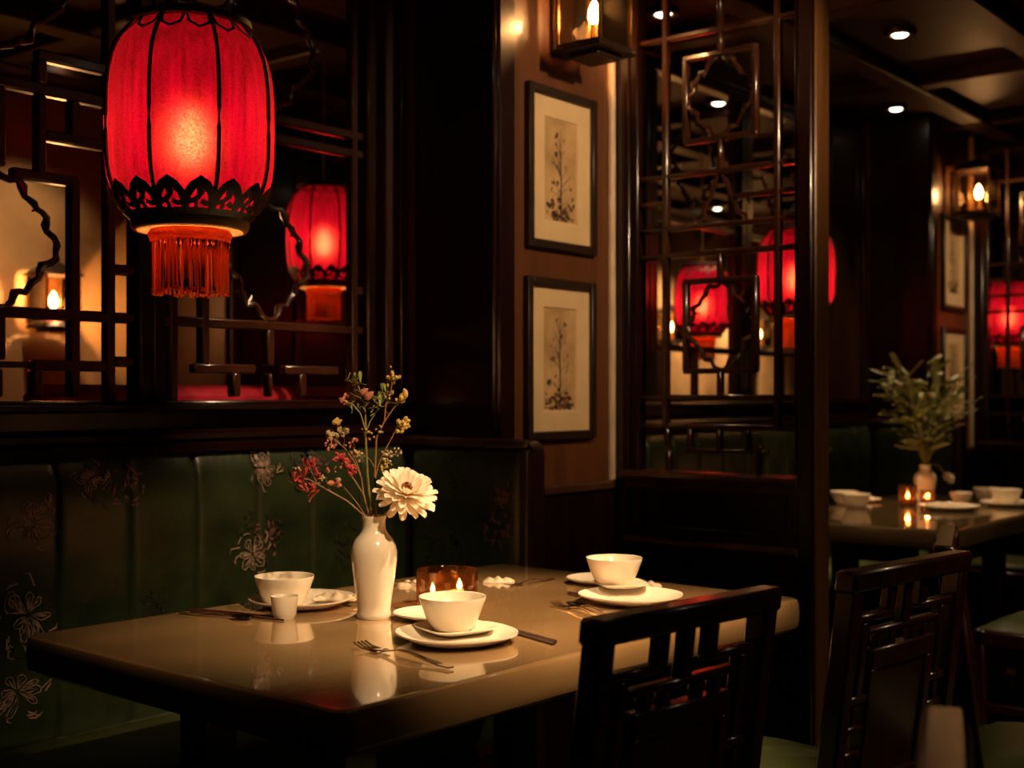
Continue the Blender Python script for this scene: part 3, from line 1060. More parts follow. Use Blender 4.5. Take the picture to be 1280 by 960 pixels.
ch = make_chair('dark fretwork chair at the table with its back to the front place setting', (-1.035, 1.662, 0), math.radians(-7))
copy_tree(ch, label='dark fretwork chair at the table beside the right-hand place setting and screen', loc=(-.957, 2.330, 0), rotz=math.radians(-7))
copy_tree(ch, label='dark fretwork chair seen edge-on, standing free behind another chair', loc=(-.945, 2.815, 0), rotz=math.radians(198.4))
copy_tree(ch, label='blurred dark chair top with its back to the tables, by the aisle', loc=(-.322, 1.065, 0), rotz=math.radians(199.5))
copy_tree(ch, label='dark chair with green seat pulled up to the table with the bouquet', loc=(-.985, 4.42, 0), rotz=math.radians(-3))
# round-cornered stool past the far table
st = thing('upholstered_stool', 'low dark stool with green seat past the table with the bouquet', 'stool', (-1.80, 5.92, 0))
for sx in (-1, 1):
    for sy in (-1, 1):
        superbox((sx * .16 - .02, sy * .16 - .02, 0), (sx * .16 + .02, sy * .16 + .02, .38)).build('leg', M['chair'], st)
superbox((-.185, -.185, .37), (.185, .185, .42)).build('seat_frame', M['chair'], st)
superbox((-.175, -.175, .418), (.175, .175, .455), .016).build('seat_cushion', M['green2'], st)


# ------------------------------------------------------------------ lanterns
def lantern_profile(R, H):
    """(r, z) from bottom to top of the silk body"""
    pts = [(.650, 0), (.745, .040), (.835, .090), (.920, .155), (.970, .230), (.992, .320), (1.0, .45), (.998, .58),
           (.988, .68), (.955, .78), (.895, .86), (.810, .925), (.720, .970), (.675, 1.0)]
    return [(R * a, H * b) for a, b in pts]


def prof_at(prof, z):
    for (r0, z0), (r1, z1) in zip(prof, prof[1:]):
        if z0 <= z <= z1:
            return r0 + (r1 - r0) * (z - z0) / (z1 - z0)
    return prof[0][0] if z < prof[0][1] else prof[-1][0]


def smoothprof(prof, n=36):
    out = []
    z0, z1 = prof[0][1], prof[-1][1]
    for k in range(n + 1):
        # Catmull-Rom through the given points
        t = k / n * (len(prof) - 1)
        i = min(int(t), len(prof) - 2)
        u = t - i
        P = [prof[max(i - 1, 0)], prof[i], prof[i + 1], prof[min(i + 2, len(prof) - 1)]]
        q = []
        for c in (0, 1):
            a, b, d, e = (p[c] for p in P)
            q.append(.5 * (2 * b + (d - a) * u + (2 * a - 5 * b + 4 * d - e) * u * u + (3 * b - a - 3 * d + e) * u ** 3))
        out.append(tuple(q))
    return out


def make_lantern(label, loc, R, H, ceiling_z=2.56, rot=0.0, fl=.33):
    t = thing('silk_lantern', label, 'lantern', loc, rot, 'red silk lanterns')
    prof = smoothprof(lantern_profile(R, H))
    # silk: slightly scalloped between the ribs
    body = MB()
    n = 96
    for r, z in prof:
        for k in range(n):
            a = 2 * PI * k / n
            rr = r * (1 - .018 * (1 - abs(math.sin(4 * a))) ** 2)
            body.v.append(Vector((rr * math.cos(a), rr * math.sin(a), z)))
    for j in range(len(prof) - 1):
        for k in range(n):
            a, b = j * n + k, j * n + (k + 1) % n
            body.f.append((a, b, b + n, a + n))
    body.build('silk_shade', M['silk'], t, angle=2)
    rib = MB().tube([(r + .0015, 0, z) for r, z in prof[::2]], R * .026, 6).mesh('rib', M['rib'])
    for k in range(8):
        link('rib', rib, t, rot=(0, 0, k * PI / 4))
    # rims
    r0, r1 = prof[0][0], prof[-1][0]
    MB().lathe([(r0 * 1.0, .012), (r0 + .006, .010), (r0 + .008, -.006), (r0 + .005, -.014), (r0 - .004, -.015), (r0 - .006, -.008), (r0 - .004, .012)], 48).build('lower_rim', M['rim'], t)
    fr0 = R * .435
    lin = MB().lathe([(r0 + .003, -.0165), (fr0 * 1.04, -.0150)], 40)
    lin.build('lining', M['inner'], t)
    MB().lathe([(r1 * .2, H + .020), (r1 * .9, H + .018), (r1 + .008, H + .010), (r1 + .009, H - .001), (r1 + .002, H - .004), (r1 - .004, H)], 48).build('upper_rim', M['rib'], t)
    # pierced scallops round the foot, and a smaller row under the top rim
    def on(zb, flip):
        def fn(x, y, o):
            a = x * PI / 8
            z = (H - zb - y) if flip else (zb + y)
            r = prof_at(prof, min(max(z, 0), H)) + .003 + o
            return (r * math.cos(a), r * math.sin(a), z)
        return fn
    hh = H * .155
    sc = MB()
    fn = on(.004, False)
    wx = .0135 * R / .15 / (R * .9 * PI / 8)
    arch = [(-.50, .0), (-.49, .25), (-.40, .55), (-.20, .80), (0, .95), (.20, .80), (.40, .55), (.49, .25), (.50, .0)]

    def rb(pts, wd):
        # strips whose width is measured in metres
        k = R * .85 * PI / 8
        q = [(x * k, y * hh) for x, y in pts]
        sc.ribbon(q, wd, .003, lambda x, y, o: fn(x / k, y, o))
    rb(arch, R * .090)
    rb([(-.5, .06), (-.25, .05), (0, .05), (.25, .05), (.5, .06)], R * .07)
    rb([(0, .55), (0, .75), (0, .95)], R * .075)
    rb([(-.40, .30), (-.16, .36), (.02, .52), (.10, .66)], R * .055)
    rb([(.42, .28), (.22, .26), (.06, .34)], R * .050)
    rb([(-.12, .08), (-.10, .22), (-.16, .36)], R * .045)
    scm = sc.mesh('lace_scallop', M['lace'], smooth=False)
    for k in range(16):
        link('lace_scallop', scm, t, rot=(0, 0, (k + .5) * PI / 8))
    sc2 = MB()
    fn2 = on(.004, True)
    k2 = R * .8 * PI / 8
    for pts in ([(-.45, 0), (-.35, .4), (0, .62), (.35, .4), (.45, 0)],):
        sc2.ribbon([(x * k2, y * hh * .8) for x, y in pts], R * .035, .002, lambda x, y, o: fn2(x / k2, y, o))
    s2m = sc2.mesh('top_scallop', M['rib'], smooth=False)
    for k in range(16):
        link('top_scallop', s2m, t, rot=(0, 0, (k + .5) * PI / 8))
    # fringe: braided bands and strands
    fr, fh = R * .44, H * fl
    bands = MB()
    for zz, rr in ((-.016, .0), (-.024, .004), (-.032, .001)):
        pts = []
        for k in range(73):
            a = 2 * PI * k / 72
            pts.append(((fr + rr + .0012 * math.sin(36 * a)) * math.cos(a), (fr + rr + .0012 * math.sin(36 * a)) * math.sin(a), zz + .0012 * math.cos(36 * a)))
        bands.tube(pts, .0048, 6, caps=False)
    bands.build('fringe_band', M['fringe'], t)
    fg = MB()
    rnd = random.Random(5)
    ns = 104
    for k in range(ns):
        a = 2 * PI * (k + rnd.uniform(-.2, .2)) / ns
        rr = fr + rnd.uniform(-.004, .002)
        zb = -fh - .012 + rnd.uniform(-.004, .004)
        p = [(rr * math.cos(a + da), rr * math.sin(a + da), z) for z, da in ((-.034, 0), (-.5 * fh, rnd.uniform(-.015, .015)), (zb + .006, rnd.uniform(-.02, .02)), (zb, rnd.uniform(-.03, .03)))]
        fg.tube(p, [fr * .034, fr * .036, fr * .034, fr * .044], 5)
    fo = fg.build('fringe', M['fringe'], t)
    fo['kind'] = 'stuff'
    # hanging cord, bulb
    MB().tube([(0, 0, H + .015), (0, 0, ceiling_z - loc[2])], .003, 6).build('cord', M['rim'], t)
    MB().lathe([(.001, H * .30), (.016, H * .33), (.024, H * .40), (.020, H * .47), (.010, H * .53), (.010, H * .58), (.001, H * .58)], 16).build('bulb', M['bulb'], t)
    MB().lathe([(.001, H * .56), (.014, H * .56), (.014, H * .66), (.004, H * .67), (.004, H + .012), (.001, H + .012)], 12).build('bulb_holder', M['darkmetal'], t)
    return t


make_lantern('large red silk lantern with orange fringe hanging over the banquette', (-1.887, 1.438, 1.512), .1500, .352, rot=math.radians(-64))
make_lantern('red lantern hanging in the second booth right behind the divider screen post', (-2.239, 4.608, 1.512), .150, .335, rot=math.radians(-64))
make_lantern('red lantern hanging behind the lattice panel beside the near pier', (-3.691, 3.453, 1.636), .146, .375, rot=math.radians(-64))
make_lantern('red lantern beyond the second booth, seen through the branch lattice of the divider', (-3.184, 5.517, 1.500), .140, .335, rot=math.radians(-48))
make_lantern('red lantern hanging in the third booth beyond the far pier', (-2.136, 6.926, 1.468), .130, .330, rot=math.radians(-64))
make_lantern('added red lantern, out of view, tinting the tan wall of the room behind the lattice', (-4.25, 1.95, 1.55), .150, .370, rot=math.radians(-64))  # not in view, added to redden the wall with its light

# ------------------------------------------------------------------ ceiling downlights, with the added fill ones
DL = ['recessed ceiling spotlight over the aisle side of the stone table', 'added unseen fill spotlight over the aisle behind the nearest chair',
      'recessed ceiling spotlight over the near end of the table with the bouquet', 'recessed ceiling spotlight over the far end of the second booth',
      'recessed ceiling spotlight just behind the divider screen', 'recessed ceiling spotlight behind the middle lattice panel of the second booth',
      'recessed ceiling spotlight behind the last lattice panel of the second booth', 'added unseen fill spotlight over the aisle beside the divider',
      'added unseen fill spotlight over the aisle beside the nearest chair',
      'added unseen ceiling spotlight over the banquette and the white flower', 'recessed ceiling spotlight aimed at the prints on the near pier',
      'added ceiling spotlight brightening the tan wall beyond the second booth', 'added ceiling spotlight brightening the tan wall beyond the third booth',
      'added ceiling spotlight brightening the wall over the sideboard in the room behind', 'added ceiling spotlight brightening the prints on the far pier']
dring = MB().lathe([(.031, .0), (.034, -.010), (.056, -.012), (.060, -.004), (.060, .012), (.030, .02), (.030, .0)], 28).mesh('trim_ring', M['darkmetal'])
dlens = MB().lathe([(.0005, -.014), (.020, -.013), (.031, -.004)], 24).mesh('lens', M['dlight'])
for (p, tg, en, cone), lb in zip(SPOTS, DL):
    t = thing('downlight', lb, 'ceiling light', (p[0], p[1], 2.552), 0, 'recessed ceiling spotlights')
    link('trim_ring', dring, t)
    link('lens', dlens, t)
    lamp_light('SPOT', 'downlight_beam', p, en, (1.0, .67, .36), .035, None, tg, cone, .9)


# ------------------------------------------------------------------ crockery
def plate_mesh(name, R, h, sup, m):
    prof = [(.001, .004), (R * .60, .004), (R * .72, .007), (R * .97, h), (R, h + .0015), (R, h - .0015), (R * .74, .003), (R * .60, .0), (.001, .0)]
    return MB().lathe(prof, 56, sup=sup).mesh(name, m, angle=.9)


def bowl_mesh(name, R, h, m):
    prof = [(.001, .010), (R * .40, .012), (R * .62, .024), (R * .84, h * .66), (R * .965, h - .001), (R, h), (R * 1.0, h - .004),
            (R * .93, h * .74), (R * .80, h * .38), (R * .66, h * .12), (R * .60, .004), (R * .56, .0), (.001, .0)]
    return MB().lathe(prof, 48).mesh(name, m, angle=.7)


PLATE = plate_mesh('round_plate', .108, .018, 2.35, M['porcelain'])
SIDE = plate_mesh('side_plate', .075, .013, 2.2, M['porcelain'])
DISH = plate_mesh('square_dish', .066, .012, 4.5, M['porcelain'])
BOWL = bowl_mesh('rice_bowl', .063, .062, M['porcelain2'])
CUP = MB().lathe([(.001, .006), (.018, .006), (.024, .040), (.0262, .045), (.027, .0455), (.0275, .043), (.024, .010), (.020, .0), (.001, .0)], 36).mesh('tea_cup', M['porcelain'], angle=.8)
ZT = .7502


def put(name, me, x, y, z, label, cat, group, rz=0.0, tilt=(0, 0), s=1.0):
    return tag(link(name, me, None, (x, y, z), (tilt[0], tilt[1], rz), s), label, cat, group)


G = 'crockery on the stone table'
put('dinner_plate', PLATE, -2.045, 1.850, ZT, 'round white plate on the banquette side, under bowl and napkin', 'plate', G, .3)
put('rice_bowl', BOWL, -2.062, 1.815, ZT + .0045, 'white bowl behind the small tea cup on the banquette side', 'bowl', G)
put('tea_cup', CUP, -1.956, 1.722, ZT, 'small plain white tea cup in front of a bowl', 'cup', G)
put('dinner_plate', PLATE, -1.525, 1.755, ZT, 'white plate with square dish and bowl, nearest the table corner', 'plate', G, TH + .5)
put('square_dish', DISH, -1.565, 1.795, ZT + .0065, 'small square white dish under the bowl by the candle glass', 'plate', G, TH + .55, (0.0, 0.0))
put('rice_bowl', BOWL, -1.572, 1.797, ZT + .0115, 'white bowl on a square dish in front of the candle glass', 'bowl', G)
put('side_plate', SIDE, -1.722, 1.905, ZT, 'white side plate between the vase and the candle glass bowl', 'plate', G)
put('dinner_plate', PLATE, -1.520, 2.325, ZT, 'white plate with a bowl beside the back of a fretwork chair', 'plate', G, TH + .78)
put('square_dish', DISH, -1.595, 2.400, ZT + .0175, 'small square white dish resting on the plate rim beside the chair back', 'plate', G, TH + .2, (0, 0), .85)
put('rice_bowl', BOWL, -1.603, 2.385, ZT + .0225, 'white bowl on the plate beside the chair back', 'bowl', G)
put('side_plate', SIDE, -1.735, 2.515, ZT, 'white side plate behind a bowl at the pier end of the table', 'plate', G)


def napkin(seed, lx, ly):
    rnd = random.Random(seed)
    m = MB()
    nx, ny = 22, 14
    for i in range(nx + 1):
        for j in range(ny + 1):
            u, v = i / nx * 2 - 1, j / ny * 2 - 1
            e = max(0, 1 - u ** 4) * max(0, 1 - v ** 4)
            h = .003 + .009 * e * (.6 + .4 * math.sin(5 * v + 2 * u + seed)) + .003 * math.sin(9 * u + seed) * e
            m.v.append(Vector((u * lx * (1 - .12 * math.sin(4 * v + seed)), v * ly * (1 + .15 * math.sin(3 * u + seed)), h)))
    k = len(m.v)
    for i in range(nx + 1):
        for j in range(ny + 1):
            p = m.v[i * (ny + 1) + j]
            m.v.append(Vector((p.x, p.y, 0)))
    for i in range(nx):
        for j in range(ny):
            a = i * (ny + 1) + j
            m.f.append((a, a + ny + 1, a + ny + 2, a + 1))
    loop = [i * (ny + 1) for i in range(nx + 1)] + [nx * (ny + 1) + j for j in range(1, ny + 1)] + [i * (ny + 1) + ny for i in range(nx - 1, -1, -1)] + [j for j in range(ny - 1, 0, -1)]
    for a, b in zip(loop, loop[1:] + loop[:1]):
        m.f.append((a, b, b + k, a + k))
    m.f.append(tuple(i + k for i in loop)[::-1])
    return m


def put_napkin(x, y, z, rz, seed, lx, ly, label, tilt=(0, 0)):
    o = napkin(seed, lx, ly).build('folded_napkin', M['linen'], angle=1.2)
    o.location = (x, y, z)
    o.rotation_euler = (tilt[0], tilt[1], rz)
    return tag(o, label, 'napkin', 'cream napkins')


put_napkin(-2.000, 1.905, ZT + .012, TH, 1, .042, .036, 'crumpled cream napkin on the plate beside the bowl and tea cup')
put_napkin(-1.930, 2.375, ZT, TH, 2, .034, .018, 'crumpled cream napkin behind the candle glass, towards the pier')
put_napkin(-2.060, 2.205, ZT, TH + .2, 4, .030, .014, 'small cream napkin on the banquette side of the candle glass')
put_napkin(-1.610, 2.535, ZT, TH, 5, .030, .016, 'small cream napkin behind the bowl at the pier end')

# vase
VP = [(.001, .004), (.030, .004), (.022, .19)]
vprof = [(.001, .0), (.0325, .0), (.0345, .004), (.0345, .010), (.0330, .016), (.0345, .030), (.0380, .055), (.0425, .085), (.0460, .115),
         (.0465, .132), (.0440, .147), (.0375, .160), (.0285, .170), (.0240, .178), (.0228, .188), (.0232, .198), (.0250, .205), (.0245, .2065),
         (.0215, .203), (.0200, .190), (.0210, .176), (.030, .16), (.035, .13), (.030, .08), (.026, .02), (.001, .016)]
VX, VY = -1.820, 1.840
tag(MB().lathe(vprof, 64, Matrix.Translation((VX, VY, ZT))).build('vase', M['porcelain2'], angle=.9),
    'tall cream glazed vase holding the white flower', 'vase')

# amber candle glass with two tealights
JX, JY = -1.800, 2.040
tag(MB().lathe([(.001, .0), (.060, .0), (.064, .004), (.066, .02), (.066, .076), (.0652, .078), (.0640, .076), (.0635, .016), (.060, .012), (.001, .012)], 56,
               Matrix.Translation((JX, JY, ZT))).build('candle_glass', M['amber'], angle=.9),
    'amber candle glass with two lit tealights on the stone table', 'candle holder')


def tealight(x, y, z, label, s=1.0, power=.5):
    t = thing('tealight', label, 'candle', (x, y, z), 0, 'lit tealights')
    t.scale = (s, s, s)
    MB().lathe([(.001, 0), (.019, 0), (.0195, .016), (.0185, .0165), (.018, .013), (.001, .013)], 28).build('cup', M['brass'], t)
    MB().lathe([(.001, .0145), (.012, .0142), (.018, .015), (.018, .002), (.001, .002)], 28).build('wax', M['wax'], t)
    MB().tube([(0, 0, .014), (0, 0, .020)], .0008, 6).build('wick', M['pot'], t)
    MB().lathe([(.0005, .017), (.0035, .019), (.0055, .0235), (.0046, .029), (.002, .0345), (.0003, .039)], 14).build('flame', M['flame'], t)
    lamp_light('POINT', 'flame_light', (0, 0, .034), power, (1.0, .48, .16), .006, t)
    return t


tealight(JX - .030 * RIGHT.x - .012 * AWAY.x, JY - .030 * RIGHT.y - .012 * AWAY.y, ZT + .0125, 'lit tealight in the amber glass, on the vase side', 1.0, .45)
tealight(JX + .026 * RIGHT.x + .014 * AWAY.x, JY + .026 * RIGHT.y + .014 * AWAY.y, ZT + .0125, 'lit tealight in the amber glass, on the side away from the vase', 1.15, .45)


# cutlery: along local +x from handle end to tip
def utensil(kind):
    m = MB()
    L = .19
    pts = [(0, .003), (.02, .0035), (.05, .006), (.08, .010), (.105, .010), (.125, .006), (.138, .004)]
    wd = [.010, .012, .009, .006, .0045, .005, .007]
    for i in range(len(pts) - 1):
        (x0, z0), (x1, z1) = pts[i], pts[i + 1]
        a, b = wd[i] / 2, wd[i + 1] / 2
        m.add([(x0, -a, z0 - .001), (x0, a, z0 - .001), (x0, a, z0 + .001), (x0, -a, z0 + .001),
               (x1, -b, z1 - .001), (x1, b, z1 - .001), (x1, b, z1 + .001), (x1, -b, z1 + .001)],
              [(0, 1, 5, 4), (1, 2, 6, 5), (2, 3, 7, 6), (3, 0, 4, 7)] + ([(3, 2, 1, 0)] if i == 0 else []))
    if kind == 'fork':
        m.box((.136, -.0115, .0025), (.156, .0115, .0048), .001)
        for k in range(4):
            y = -.0096 + k * .0064
            for (xa, za), (xb, zb) in (((.154, .0035), (.172, .004)), ((.172, .004), (.190, .009))):
                m.tube([(xa, y, za), (xb, y, zb)], .0014, 5)
    else:
        n = 14
        for sgn in (0, 1):
            v = []
            for r in (0, .5, .8, 1.0):
                for k in range(n):
                    a = 2 * PI * k / n
                    v.append((.163 + .027 * r * math.cos(a), .017 * r * math.sin(a), .002 + .007 * r * r - sgn * .0012))
            f = [(j * n + k, j * n + (k + 1) % n, (j + 1) * n + (k + 1) % n, (j + 1) * n + k) for j in range(3) for k in range(n)]
            m.add(v, f)
    return m.mesh(kind, M['steel'], angle=1.0)


FORK, SPOON = utensil('fork'), utensil('spoon')
STICK = MB().tube([(0, 0, .0035), (.11, 0, .0032), (.225, 0, .002)], [.0036, .003, .0018], 6).mesh('chopstick', M['stick'])


def lay(name, me, p0, p1, label, cat, z=ZT, s=1.0, tilt=0.0, length=.19):
    d = Vector((p1[0] - p0[0], p1[1] - p0[1]))
    o = link(name, me, None, (p0[0], p0[1], z), (0, -tilt, math.atan2(d.y, d.x)), s)
    return tag(o, label, cat, 'cutlery and chopsticks on the stone table')


lay('fork', FORK, (-1.375, 1.568), (-1.60, 1.598), 'steel fork on the bare table corner in front of the plate with the square dish', 'fork', s=1.3)
lay('fork', FORK, (-1.440, 2.118), (-1.63, 2.185), 'steel fork between two plates on the chair side', 'fork')
lay('spoon', SPOON, (-1.432, 2.138), (-1.62, 2.215), 'steel spoon between two plates on the chair side', 'spoon', s=.96)
lay('chopstick', STICK, (-1.365, 1.838), (-1.56, 1.90), 'dark chopstick beside the plate with the square dish, outer one', 'chopstick')
lay('chopstick', STICK, (-1.372, 1.852), (-1.56, 1.915), 'dark chopstick beside the plate with the square dish, inner one', 'chopstick')
lay('chopstick', STICK, (-2.176, 1.655), (-1.99, 1.712), 'dark chopstick left of the tea cup, near the banquette', 'chopstick')
lay('chopstick', STICK, (-2.150, 1.640), (-1.97, 1.690), 'dark chopstick left of the tea cup, nearer the table middle', 'chopstick')
lay('spoon', SPOON, (-2.160, 1.620), (-1.985, 1.665), 'steel spoon lying below the chopsticks by the tea cup', 'spoon', s=.95)
lay('fork', FORK, (-1.850, 2.49), (-1.86, 2.33), 'steel fork next to the side plate at the pier end', 'fork', s=.9)
lay('fork', FORK, (-2.135, 2.16), (-1.99, 2.225), 'steel fork on the banquette side behind the candle glass', 'fork', s=.9)

# ------------------------------------------------------------------ flowers in the vase; local x across the view, y away, z up, origin at the vase mouth
VO = (VX, VY, ZT + .203)
K = .001613


def px(x, y, dep=0.0):
    return Vector(((x - 463) * K, dep, (650 - y) * K))


def petal_mesh(name, L, Wd, cup, m):
    v, f = [], []
    ws = [.34, .46, .62, .78, .92, 1.0, .98, .84, .50]
    ts = [0, .14, .28, .42, .56, .70, .83, .94, 1.0]
    for t, wv in zip(ts, ws):
        for s in (-1, -.5, 0, .5, 1):
            v.append((t * L - abs(s) * L * .02 * (t > .9), s * wv * Wd / 2, cup * (t * t * .9) + s * s * Wd * .17 - (.12 * Wd if t > .97 else 0)))
    for i in range(len(ts) - 1):
        for j in range(4):
            a = i * 5 + j
            f.append((a, a + 5, a + 6, a + 1))
    return MB().add(v, f).mesh(name, m, angle=2)


def frame_to(nrm):
    return Vector(nrm).normalized().to_track_quat('Z', 'Y').to_matrix().to_4x4()


def bloom(t, centre, nrm, R, layers, pm):
    base = Matrix.Translation(centre) @ frame_to(nrm)
    rnd = random.Random(3)
    for n, elev, sc, off in layers:
        for k in range(n):
            a = 2 * PI * (k + off) / n + rnd.uniform(-.07, .07)
            mt = base @ Matrix.Rotation(a, 4, 'Z') @ Matrix.Translation((R * .06, 0, .002)) @ Matrix.Rotation(-math.radians(elev + rnd.uniform(-6, 6)), 4, 'Y') @ Matrix.Scale(sc * rnd.uniform(.92, 1.06), 4)
            o = link('petal', pm, t)
            o.matrix_local = mt
    return base


fl = thing('white_flower', 'large white many-petalled flower leaning out of the vase', 'flower', VO, TH)
PM = petal_mesh('petal', .061, .0165, .010, M['petal'])
fc = px(503, 621, -.012)
fb = bloom(fl, fc, (.26, -.50, .80), .064, [(13, -34, .92, 0), (17, -12, 1.0, .5), (18, 8, .98, .2), (17, 26, .88, .6), (14, 44, .70, .1)], PM)
c = MB().lathe([(.001, .013), (.006, .015), (.011, .012), (.0125, .004), (.008, -.004), (.001, -.006)], 20)
c.v = [fb @ v for v in c.v]
c.build('flower_centre', M['pollen'], fl)
rnd = random.Random(8)
c = MB()
for k in range(26):
    a, r = rnd.uniform(0, 2 * PI), .010 * math.sqrt(rnd.random())
    p = Vector((r * math.cos(a), r * math.sin(a), .012))
    c.tube([fb @ p, fb @ (p * 1.15 + Vector((0, 0, .010)))], [.0009, .0016], 5)
c.build('stamens', M['pistil'], fl)
MB().tube([px(468, 700), px(470, 660), px(477, 645, -.004), px(488, 637, -.008), fc - Vector((.004, 0, .006))], [.0022, .0022, .0025, .003, .004], 8).build('stem', M['stem'], fl)


def bud_mesh(name, L, Wd, m, n=8):
    return MB().lathe([(.0004, 0), (Wd * .5, L * .25), (Wd * .55, L * .5), (Wd * .35, L * .8), (.0004, L)], n).mesh(name, m, angle=2)


BUDS = {k: bud_mesh('bud', .012, .0075, M[k]) for k in ('yellow', 'pink', 'redbud', 'palebud')}
BIG = bud_mesh('bud', .024, .013, M['pink'], 12)
LEAF = petal_mesh('leaf', .020, .007, .004, M['leaf'])
RLEAF = petal_mesh('leaf', .020, .009, .003, M['redbud'])


def aim(o, p, d, s=1.0):
    o.matrix_local = Matrix.Translation(p) @ Vector(d).normalized().to_track_quat('Z', 'X').to_matrix().to_4x4() @ Matrix.Scale(s, 4)


def aimx(o, p, d, s=1.0):
    o.matrix_local = Matrix.Translation(p) @ Vector(d).normalized().to_track_quat('X', 'Z').to_matrix().to_4x4() @ Matrix.Scale(s, 4)


def spray(name, label, stems, items, mstem, seed):
    """stems: list of pixel-plan polylines with depth; items: (kind, x, y, count, spread px, scale)"""
    t = thing(name, label, 'flower', VO, TH, 'sprigs in the vase')
    rnd = random.Random(seed)
    for pts, r in stems:
        q = [px(*p) for p in pts]
        MB().tube(q, [1.15 * r * (1 - .5 * i / (len(q) - 1)) for i in range(len(q))], 6).build('stem', M[mstem], t)
    for kind, x, y, cnt, sp, sc, dep in items:
        for k in range((cnt if kind == 'big' else int(cnt * 1.9))):
            p = px(x + rnd.gauss(0, sp * .5), y + rnd.gauss(0, sp * .5), dep + rnd.gauss(0, sp * .5) * K)
            d = Vector((rnd.gauss(0, .7), rnd.gauss(0, .7), rnd.gauss(.4, .7)))
            if kind == 'leaf':
                aimx(link('leaf', LEAF, t), p, d, sc * rnd.uniform(.8, 1.35))
            elif kind == 'rleaf':
                aimx(link('leaf', RLEAF, t), p, d, sc * rnd.uniform(.8, 1.35))
            elif kind == 'big':
                aim(link('bud', BIG, t), p, Vector((.6, -.2, .45)), sc)
            else:
                aim(link('bud', BUDS[kind], t), p, d, sc * rnd.uniform(.7, 1.3))
    return t


spray('green_sprig', 'tall upright green sprig with two pink buds in the vase',
      [([(463, 690), (459, 640), (455, 600), (453, 560), (452, 520), (448, 498), (440, 478)], .0026),
       ([(452, 540), (446, 520), (436, 508), (424, 504)], .0015), ([(452, 545), (458, 530), (468, 514)], .0015)],
      [('leaf', 439, 480, 9, 8, .9, 0), ('leaf', 445, 498, 8, 10, .8, 0), ('leaf', 440, 515, 6, 10, .7, 0), ('big', 445, 497, 1, 1, 1.0, -.004), ('big', 452, 503, 1, 1, 1.1, -.010),
       ('pink', 425, 504, 6, 6, .8, 0), ('leaf', 470, 510, 6, 8, .9, 0), ('yellow', 456, 545, 5, 8, .5, 0), ('leaf', 434, 512, 5, 8, .6, 0)], 'stem', 1)
spray('yellow_twig', 'yellow-budded brown twig forking to the right above the vase',
      [([(466, 690), (465, 640), (464, 600), (466, 550), (476, 530), (487, 514), (497, 503)], .0022),
       ([(464, 602), (470, 580), (480, 560), (488, 545), (492, 538)], .0016), ([(476, 530), (478, 508), (484, 492), (486, 478)], .0014),
       ([(465, 590), (458, 578), (452, 572)], .0010), ([(472, 575), (484, 572), (494, 570)], .0010)],
      [('yellow', 486, 474, 9, 7, .8, 0), ('leaf', 478, 492, 6, 9, .9, 0), ('leaf', 470, 506, 5, 8, 1.0, 0), ('yellow', 499, 502, 4, 4, 1.3, 0), ('yellow', 500, 535, 16, 7, .8, 0),
       ('yellow', 493, 538, 4, 4, .8, 0), ('palebud', 480, 575, 10, 9, .6, 0), ('palebud', 492, 571, 6, 6, .5, 0), ('yellow', 475, 587, 6, 6, .6, 0),
       ('palebud', 484, 496, 4, 5, .7, 0), ('palebud', 472, 538, 4, 6, .6, 0)], 'twig', 2)
spray('red_sprig', 'red-berried sprig leaning left with pale blossoms at its tip',
      [([(461, 690), (456, 645), (450, 622), (438, 603), (424, 585), (416, 575)], .0020), ([(450, 622), (447, 600), (438, 580), (425, 562), (412, 552)], .0014),
       ([(425, 562), (426, 546), (418, 532)], .0011), ([(446, 596), (440, 578), (432, 566)], .0010)],
      [('redbud', 420, 577, 10, 5, .9, 0), ('redbud', 430, 586, 10, 5, .9, 0), ('redbud', 438, 594, 6, 4, .8, 0), ('palebud', 412, 551, 10, 8, .9, 0), ('pink', 408, 560, 6, 8, .8, 0),
       ('yellow', 416, 531, 5, 5, .9, 0), ('palebud', 424, 543, 6, 6, .9, 0), ('yellow', 442, 573, 6, 6, .7, 0), ('pink', 435, 560, 6, 7, .7, 0), ('leaf', 424, 548, 3, 6, .7, 0), ('pink', 418, 590, 3, 8, .5, 0)], 'twig', 3)
spray('red_leaf_sprig', 'long low sprig with dark red leaves reaching left from the vase',
      [([(460, 690), (455, 652), (430, 630), (405, 616), (382, 603), (360, 599)], .0020), ([(452, 648), (440, 630), (425, 612)], .0012),
       ([(392, 608), (386, 596), (380, 586)], .0010), ([(390, 607), (388, 618), (380, 626)], .0010), ([(408, 618), (403, 604), (405, 592)], .0009)],
      [('rleaf', 382, 588, 8, 6, .8, 0), ('rleaf', 365, 603, 7, 6, .8, 0), ('rleaf', 384, 620, 8, 7, .8, 0), ('rleaf', 374, 600, 5, 5, .7, 0), ('pink', 414, 610, 3, 3, 1.3, 0), ('palebud', 421, 605, 1, 1, 1.0, 0),
       ('palebud', 396, 603, 3, 3, .7, 0), ('palebud', 366, 590, 2, 3, .7, 0), ('pink', 405, 590, 2, 2, .7, 0), ('redbud', 392, 596, 6, 6, .7, 0)], 'twig', 4)

